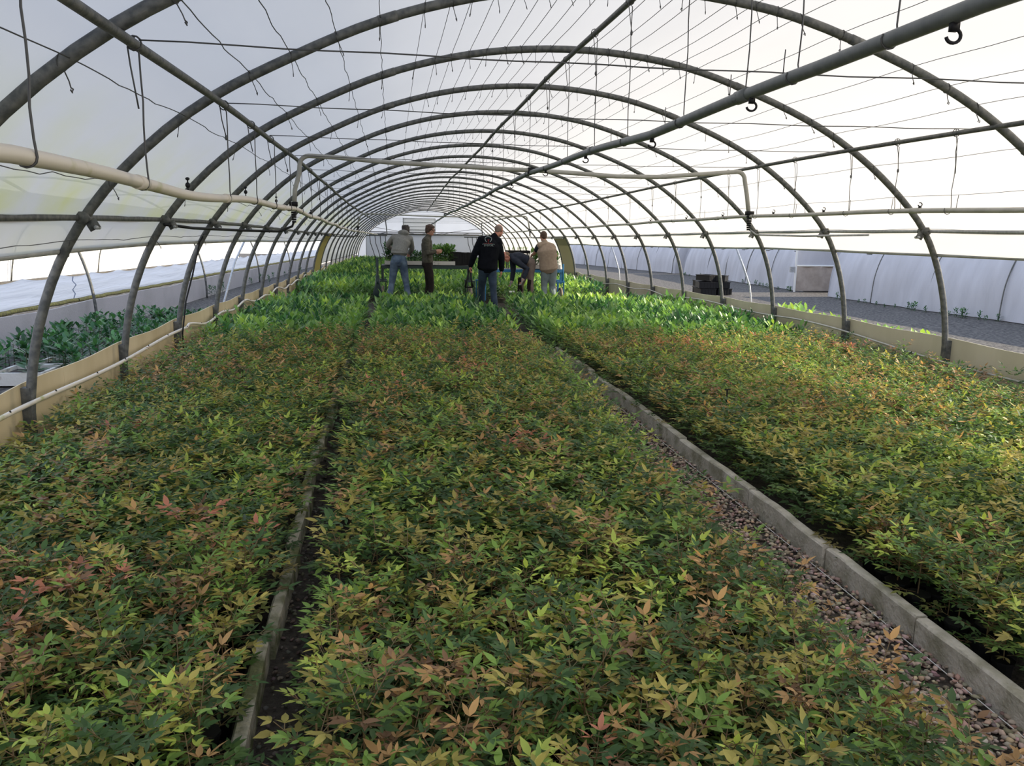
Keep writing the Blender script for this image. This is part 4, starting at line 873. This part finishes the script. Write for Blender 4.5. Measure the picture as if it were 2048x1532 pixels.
def head(mb, c, f, up=(0, 0, 1)):
    s, f, u = hframe(f, up); R_ = Matrix((s, f, u)).transposed(); c = Vector(c); L = lambda x, y, z: c + R_ @ Vector((x, y, z))
    mb.ell(L(0, -.012, .028), (.076, .094, .090), R_, 20, 14); mb.ell(L(0, .03, -.038), (.056, .060, .078), R_, 16, 10); mb.ell(L(0, .058, -.088), (.032, .028, .024), R_, 12, 8)
    mb.tube([L(0, .085, .018), L(0, .108, -.022), L(0, .090, -.032)], [.010, .016, .013], 8); mb.ell(L(0, .086, .032), (.052, .014, .010), R_, 12, 6)
    mb.ell(L(.04, .072, -.022), (.018, .016, .016), R_, 10, 6); mb.ell(L(-.04, .072, -.022), (.018, .016, .016), R_, 10, 6)
    mb.ell(L(0, .086, -.052), (.024, .012, .006), R_, 10, 6); mb.ell(L(0, .084, -.064), (.020, .012, .007), R_, 10, 6)
    for q in (-1, 1): mb.ell(L(q * .078, -.006, -.008), (.009, .020, .032), R_ @ Matrix.Rotation(q * .25, 3, 'Z'), 10, 8)
    return L, R_
def person(name_label, org, J, o):
    e = empty('person', W(org[0], org[1], 0), name_label, 'person'); Wj = {k: W(*p) for k, p in J.items()}; bd = MB()
    L, R_ = head(bd, Wj['head'], o['face'], o.get('headup', (0, 0, 1)))
    side = (Wj['shR'] - Wj['shL']).normalized(); sp = Wj['neck']; ch = Wj['chest']; pv = Wj['pelvis']
    cap(bd, [L(0, -.02, -.05), sp + (ch - sp) * .15], [.052, .058]); cap(bd, [sp + (ch - sp) * .2, ch, (ch + pv) * .5, pv], [(.09, .055), (.125, .075), (.11, .07), (.13, .085)], side=side)
    for s_, q in (('L', -1), ('R', 1)):
        cap(bd, [ch + (Wj['sh' + s_] - ch) * .4, Wj['sh' + s_], Wj['el' + s_], Wj['wr' + s_]], [.035, .042, .038, .026]); hd = o.get('hd' + s_, Wj['wr' + s_] - Wj['el' + s_]); hand(bd, Wj['wr' + s_], hd, o.get('hn' + s_, (-q, 0, 0)), o.get('curl' + s_, .45), q)
        cap(bd, [pv + side * q * .08, Wj['kn' + s_], Wj['an' + s_], ], [.075, .050, .035]); cap(bd, [Wj['an' + s_], Wj['an' + s_] + (Wj['toe' + s_] - Wj['an' + s_]) * .8], [.035, .03])
    put('body', bd, M[o.get('skin', 'skin')], e, .0075, 2)
    # trousers
    tr = MB(); wa = Wj['waist']; cap(tr, [wa, wa + (pv - wa) * .5, pv], [(.160, .115), (.175, .125), (.170, .125)], side=side, n=20)
    lw = o.get('leg', 1.0)
    for s_, q in (('L', -1), ('R', 1)):
        hp = pv + side * q * .088; kn = Wj['kn' + s_]; an = Wj['an' + s_]; fwd = Vector(o['fwd']) * .015
        cap(tr, [hp + Vector((0, 0, .02)), hp + (kn - hp) * .45 + fwd, kn, kn + (an - kn) * .4 - fwd, an + Vector((0, 0, .0))], [.098 * lw, .088 * lw, .066 * lw, .066 * lw, .060 * lw], n=16)
        for t in (.15, .3): c_ = an + (kn - an) * t; tr.ell(c_, (.066 * lw, .066 * lw, .016))
    put('trousers', tr, M[o['trousers']], e, .012, 3)
    sh = MB()
    for s_ in 'LR':
        a = Wj['an' + s_]; t = Wj['toe' + s_]; d = t - a; d.z = 0; d.normalize(); g = Vector((a.x, a.y, t.z)); cap(sh, [g - d * .05 + Vector((0, 0, .03)), g + d * .07 + Vector((0, 0, .03)), g + d * .18 + Vector((0, 0, .015))], [(.04, .045), (.035, .048), (.022, .04)], side=Vector((0, 0, 1))); cap(sh, [a + Vector((0, 0, .02)), g + Vector((0, 0, .04))], [.05, .045])
    put('shoes', sh, M['shoe'], e, .010, 3)
    # top
    tp = MB(); hem = Wj['hem']; b_ = o.get('bulk', 1.0); top = o['top']
    cap(tp, [hem, (hem + ch) * .5, ch, ch + (sp - ch) * .55], [(.185 * b_, .135 * b_), (.178 * b_, .128 * b_), (.200 * b_, .130 * b_), (.165, .10)], side=side, n=22)
    cap(tp, [Wj['shL'], sp + (ch - sp) * .25, Wj['shR']], [.070 * b_, .078, .070 * b_]); cap(tp, [sp + (ch - sp) * .2, sp + (Wj['head'] - sp) * .22], [.072, .066])
    for s_ in 'LR':
        S, E_, Wr = Wj['sh' + s_], Wj['el' + s_], Wj['wr' + s_]
        if top == 'vest': continue
        cap(tp, [ch + (S - ch) * .55, S, (S + E_) * .5, E_, (E_ + Wr) * .5, Wr - (Wr - E_) * .04], [.085 * b_, .078 * b_, .068 * b_, .060 * b_, .056 * b_, .046 * b_])
        for t in (.35, .8): tp.ell(S + (E_ - S) * t, (.072 * b_, .072 * b_, .014)); tp.ell(E_ + (Wr - E_) * t * .9, (.056 * b_, .056 * b_, .012))
    if top == 'hood':
        s3, f3, u3 = hframe(o['face']); tp.ell(sp - f3 * .07 + Vector((0, 0, .015)), (.13, .085, .065), Matrix((s3, f3, u3)).transposed()); tp.tube([hem + side * (math.cos(a) * .172) + side.cross(Vector((0, 0, 1))) * (math.sin(a) * .125) for a in np.linspace(0, 6.283, 20)], .018, 8, cap=False)
    tpo = put({'hood': 'hooded_sweater', 'vest': 'vest'}.get(top, 'jacket'), tp, M[o['topmat']], e, .012, 3)
    if top == 'vest':
        for s_ in 'LR':
            sl_ = MB(); S, E_ = Wj['sh' + s_], Wj['el' + s_]; cap(sl_, [S, S + (E_ - S) * .6], [.070, .062]); put('sleeve', sl_, M['navy'], e, .012, 3)
        sl_ = MB()
        cap(sl_, [hem - Vector((0, 0, .0)), hem - Vector((0, 0, .03))], [(.155, .115), (.16, .12)], side=side); put('shirt', sl_, M['navy'], e, .012, 3)
    # hair
    hr = MB(); st = o.get('hairstyle', 'short')
    if st == 'short': hr.ell(L(0, -.022, .036), (.080, .092, .090), R_, 20, 14); hr.ell(L(0, -.06, -.01), (.062, .045, .06), R_, 14, 10)
    elif st == 'crop': hr.ell(L(0, -.026, .024), (.0785, .088, .080), R_, 20, 14); hr.ell(L(0, -.062, -.02), (.055, .036, .05), R_, 14, 10)
    else:
        hr.ell(L(0, -.018, .040), (.088, .102, .094), R_, 20, 14); hr.ell(L(0, -.065, -.02), (.076, .050, .075), R_, 14, 10); hr.ell(L(0, .04, .072), (.070, .055, .042), R_, 14, 10)
        for q in (-1, 1): hr.ell(L(q * .074, -.01, .0), (.018, .036, .06), R_, 10, 8)
        for k in range(16): a = k * 2.4; hr.ell(L(.07 * math.cos(a), -.03 + .07 * math.sin(a), .05 + .04 * math.sin(k * 1.7)), (.024, .024, .03), R_, 8, 6)
    put('hair', hr, M[o['hair']], e, .008, 3)
    ey = MB()
    for q in (-1, 1): ey.ell(L(q * .031, .083, .012), (.011, .007, .006), R_, 8, 6)
    ey.build('eyes', M['hair_dark'], e)
    return e, L, R_, Wj, side
# grey hooded worker
person('worker in grey hooded sweater and faded jeans, back turned, reaching into the trays', (.15, 18.9), dict(head=(.315, 19.12, 1.715), neck=(.28, 18.99, 1.615), chest=(.22, 18.88, 1.47), pelvis=(.15, 18.72, 1.01), waist=(.155, 18.74, 1.14), hem=(.16, 18.75, 1.235),
    shL=(.04, 18.92, 1.565), shR=(.405, 18.93, 1.55), elL=(-.09, 19.1, 1.40), wrL=(.0, 19.33, 1.30), elR=(.45, 19.08, 1.32), wrR=(.40, 19.33, 1.22), knL=(-.01, 18.80, .55), anL=(-.10, 18.66, .10), toeL=(-.13, 18.86, .01), knR=(.31, 18.80, .55), anR=(.38, 18.70, .10), toeR=(.42, 18.90, .01)),
    dict(face=(.30, .75, -.62), headup=(.1, .6, .7), fwd=(0, 1, 0), trousers='jeans', top='hood', topmat='hoodie', hair='hair_dark', hairstyle='shag', hnL=(1, 0, -.3), hnR=(-1, 0, -.3), bulk=1.0, leg=1.02))
# olive jacket
e2, L, R_, Wj, sd = person('worker in olive brown jacket and dark trousers, sideways, face with glasses turned right', (.8, 18.7), dict(head=(.845, 18.68, 1.735), neck=(.805, 18.7, 1.60), chest=(.765, 18.7, 1.42), pelvis=(.78, 18.72, .96), waist=(.78, 18.71, 1.05), hem=(.785, 18.71, 1.04),
    shL=(.73, 18.88, 1.51), shR=(.755, 18.53, 1.51), elL=(.80, 18.95, 1.24), wrL=(.99, 18.86, 1.28), elR=(.78, 18.46, 1.22), wrR=(.955, 18.50, 1.285), knL=(.80, 18.82, .52), anL=(.80, 18.86, .10), toeL=(.96, 18.90, .01), knR=(.865, 18.62, .53), anR=(.86, 18.58, .10), toeR=(1.02, 18.55, .01)),
    dict(face=(.80, -.58, -.10), fwd=(1, 0, 0), trousers='darkbrown', top='jacket', topmat='olive', hair='hair_brown', hairstyle='shag', hnL=(0, -1, .2), hnR=(0, 1, .2), hdR=(1, .05, -.12), hdL=(1, -.2, .1), bulk=.93, leg=.92, skin='skin'))
g = MB()
for q in (-1, 1): g.tube([L(q * .033 + math.cos(a) * .021, .098, .010 + math.sin(a) * .016) for a in np.linspace(0, 6.283, 13)], .0022, 5, cap=False); g.tube([L(q * .054, .096, .012), L(q * .080, .0, .008)], .002, 5)
g.tube([L(-.012, .100, .012), L(.012, .100, .012)], .002, 5); g.build('glasses', M['black'], e2)
# black jacket
e3, L, R_, Wj, sd = person('bald-cropped man in black jacket with embroidered back emblem and dark jeans, walking away', (1.92, 16.4), dict(head=(2.10, 16.46, 1.715), neck=(2.0, 16.40, 1.60), chest=(1.90, 16.38, 1.42), pelvis=(1.87, 16.38, .94), waist=(1.87, 16.38, 1.02), hem=(1.865, 16.38, .97),
    shL=(1.735, 16.36, 1.53), shR=(2.08, 16.42, 1.50), elL=(1.60, 16.34, 1.24), wrL=(1.53, 16.42, 1.01), elR=(2.15, 16.44, 1.19), wrR=(2.165, 16.52, .93), knL=(1.775, 16.62, .52), anL=(1.80, 16.78, .12), toeL=(1.83, 16.98, .01), knR=(1.985, 16.34, .52), anR=(2.02, 16.24, .10), toeR=(2.05, 16.44, .01)),
    dict(face=(.62, .72, -.36), headup=(.1, .3, .9), fwd=(0, 1, 0), trousers='jeans_dark', top='jacket', topmat='blackcloth', hair='hair_grey', hairstyle='crop', hnL=(1, .2, 0), hnR=(-1, .2, 0), hdL=(-.1, 0, -1), hdR=(-.05, .05, -1), curlL=.8, bulk=1.12, leg=.98, skin='skin_red'))
bk = []
def backpt(u, v):   # on the curved back of the jacket
    c = W(1.895 + u, 16.38, 1.44 + v); return Vector((c.x, c.y - .152 * math.sqrt(max(0, 1 - (u / .30) ** 2)) - .004, c.z))
lg = MB(); lg.tube([backpt(-.035 + .062 * math.cos(a) * (1 + .1 * math.sin(3 * a)), .10 + .058 * math.sin(a) * (1 + .12 * math.cos(2 * a))) for a in np.linspace(-1.1, 4.25, 24)], .0045, 5)
lg.tube([backpt(-.15 + .02 * k * 1.2, .008 + (.004 if k % 2 else -.004)) for k in range(11)], .0035, 4)
for k in range(7): x = -.11 + k * .027; lg.tube([backpt(x, -.006), backpt(x + .004 * (k % 3 - 1), -.028), backpt(x + .012, -.028 + .01 * (k % 2))], .0038, 4)
lg.build('back_emblem', M['logo_white'], e3)
lg = MB(); lg.tube([backpt(-.035, .015), backpt(-.037, .06), backpt(-.035, .105)], .0038, 5)
for u in (-.02, .02): lg.tube([backpt(-.035, .07), backpt(-.035 + u, .10)], .0022, 4)
lg.tube([backpt(-.12, .025), backpt(-.06, .028), backpt(-.035, .02), backpt(0, .028), backpt(.05, .022)], .0026, 4); lg.build('back_emblem', M['logo_red'], e3)
# tool in his left hand
tl = empty('dibber_tool', W(1.51, 16.45, .6), 'dark forked hand tool held by the man in the black jacket', 'tool')
b = MB(); b.tube([W(1.50, 16.40, .93), W(1.53, 16.5, .93)], .014, 8)
for q in (-.05, .05): b.tube([W(1.515 + q * .3, 16.45, .92), W(1.51 + q, 16.45, .72), W(1.51 + q * 1.5, 16.45, .60)], [.012, .016, .02], 6)
b.tube([W(1.435, 16.45, .60), W(1.585, 16.45, .60)], .016, 6); b.build('tool_frame', M['black'], tl)
# stooping man
e4, L, R_, Wj, sd = person('stooping worker in navy sweater, taupe trousers and grey gloves, bending down leftwards', (3.05, 18.95), dict(head=(2.585, 18.93, 1.165), neck=(2.68, 18.95, 1.185), chest=(2.86, 18.97, 1.155), pelvis=(3.17, 18.98, 1.01), waist=(3.09, 18.98, 1.075), hem=(3.04, 18.98, 1.09),
    shL=(2.76, 19.14, 1.10), shR=(2.76, 18.80, 1.09), elL=(2.775, 19.12, .84), wrL=(2.735, 19.05, .62), elR=(3.04, 18.72, .90), wrR=(2.945, 18.68, .69), knL=(2.96, 19.10, .54), anL=(2.90, 19.12, .10), toeL=(2.74, 19.10, .01), knR=(3.14, 18.84, .53), anR=(3.18, 18.82, .10), toeR=(3.02, 18.80, .01)),
    dict(face=(-.62, -.30, -.72), headup=(-.75, .05, .6), fwd=(-1, 0, 0), trousers='worktrousers', top='jacket', topmat='navy', hair='hair_ginger', hairstyle='crop', hnL=(-1, 0, -.2), hnR=(-1, 0, -.2), hdL=(-.3, -.05, -1), hdR=(-.35, .05, -1), bulk=1.0, skin='skin_red'))
gl = MB()
for s_, d, nn in (('L', (-.3, -.05, -1), (-1, 0, -.2)), ('R', (-.35, .05, -1), (-1, 0, -.2))):
    w = Wj['wr' + s_]; d = Vector(d).normalized(); cap(gl, [w - d * .02, w + d * .05], [(.034, .034), (.030, .040)]); hand(gl, w + d * .02, d, nn, .45, -1 if s_ == 'L' else 1, 1.12)
put('gloves', gl, M['glove'], e4, .008, 2)
kp = MB()
for s_ in 'LR': k = Wj['kn' + s_]; cap(kp, [k + Vector((-.012, 0, .12)), k + Vector((-.016, 0, -.16))], [.066, .067])
put('knee_pads', kp, M['darkbrown'], e4, .012, 3)
# vest man
person('man in beige sleeveless vest and grey-blue jeans, back turned, at the blue trolley', (3.56, 18.8), dict(head=(3.42, 18.86, 1.63), neck=(3.44, 18.80, 1.505), chest=(3.49, 18.79, 1.32), pelvis=(3.56, 18.80, .90), waist=(3.555, 18.80, .96), hem=(3.55, 18.79, .90),
    shL=(3.31, 18.80, 1.42), shR=(3.63, 18.80, 1.40), elL=(3.24, 18.98, 1.25), wrL=(3.22, 19.24, 1.20), elR=(3.75, 19.0, 1.20), wrR=(3.72, 19.24, 1.13), knL=(3.46, 18.86, .50), anL=(3.45, 18.78, .10), toeL=(3.42, 18.98, .01), knR=(3.65, 18.86, .50), anR=(3.68, 18.78, .10), toeR=(3.72, 18.98, .01)),
    dict(face=(-.12, .97, -.22), fwd=(0, 1, 0), trousers='jeans_grey', top='vest', topmat='khaki', hair='hair_brown', hairstyle='short', hnL=(1, 0, -.3), hnR=(-1, 0, -.3), bulk=1.16, leg=1.08))
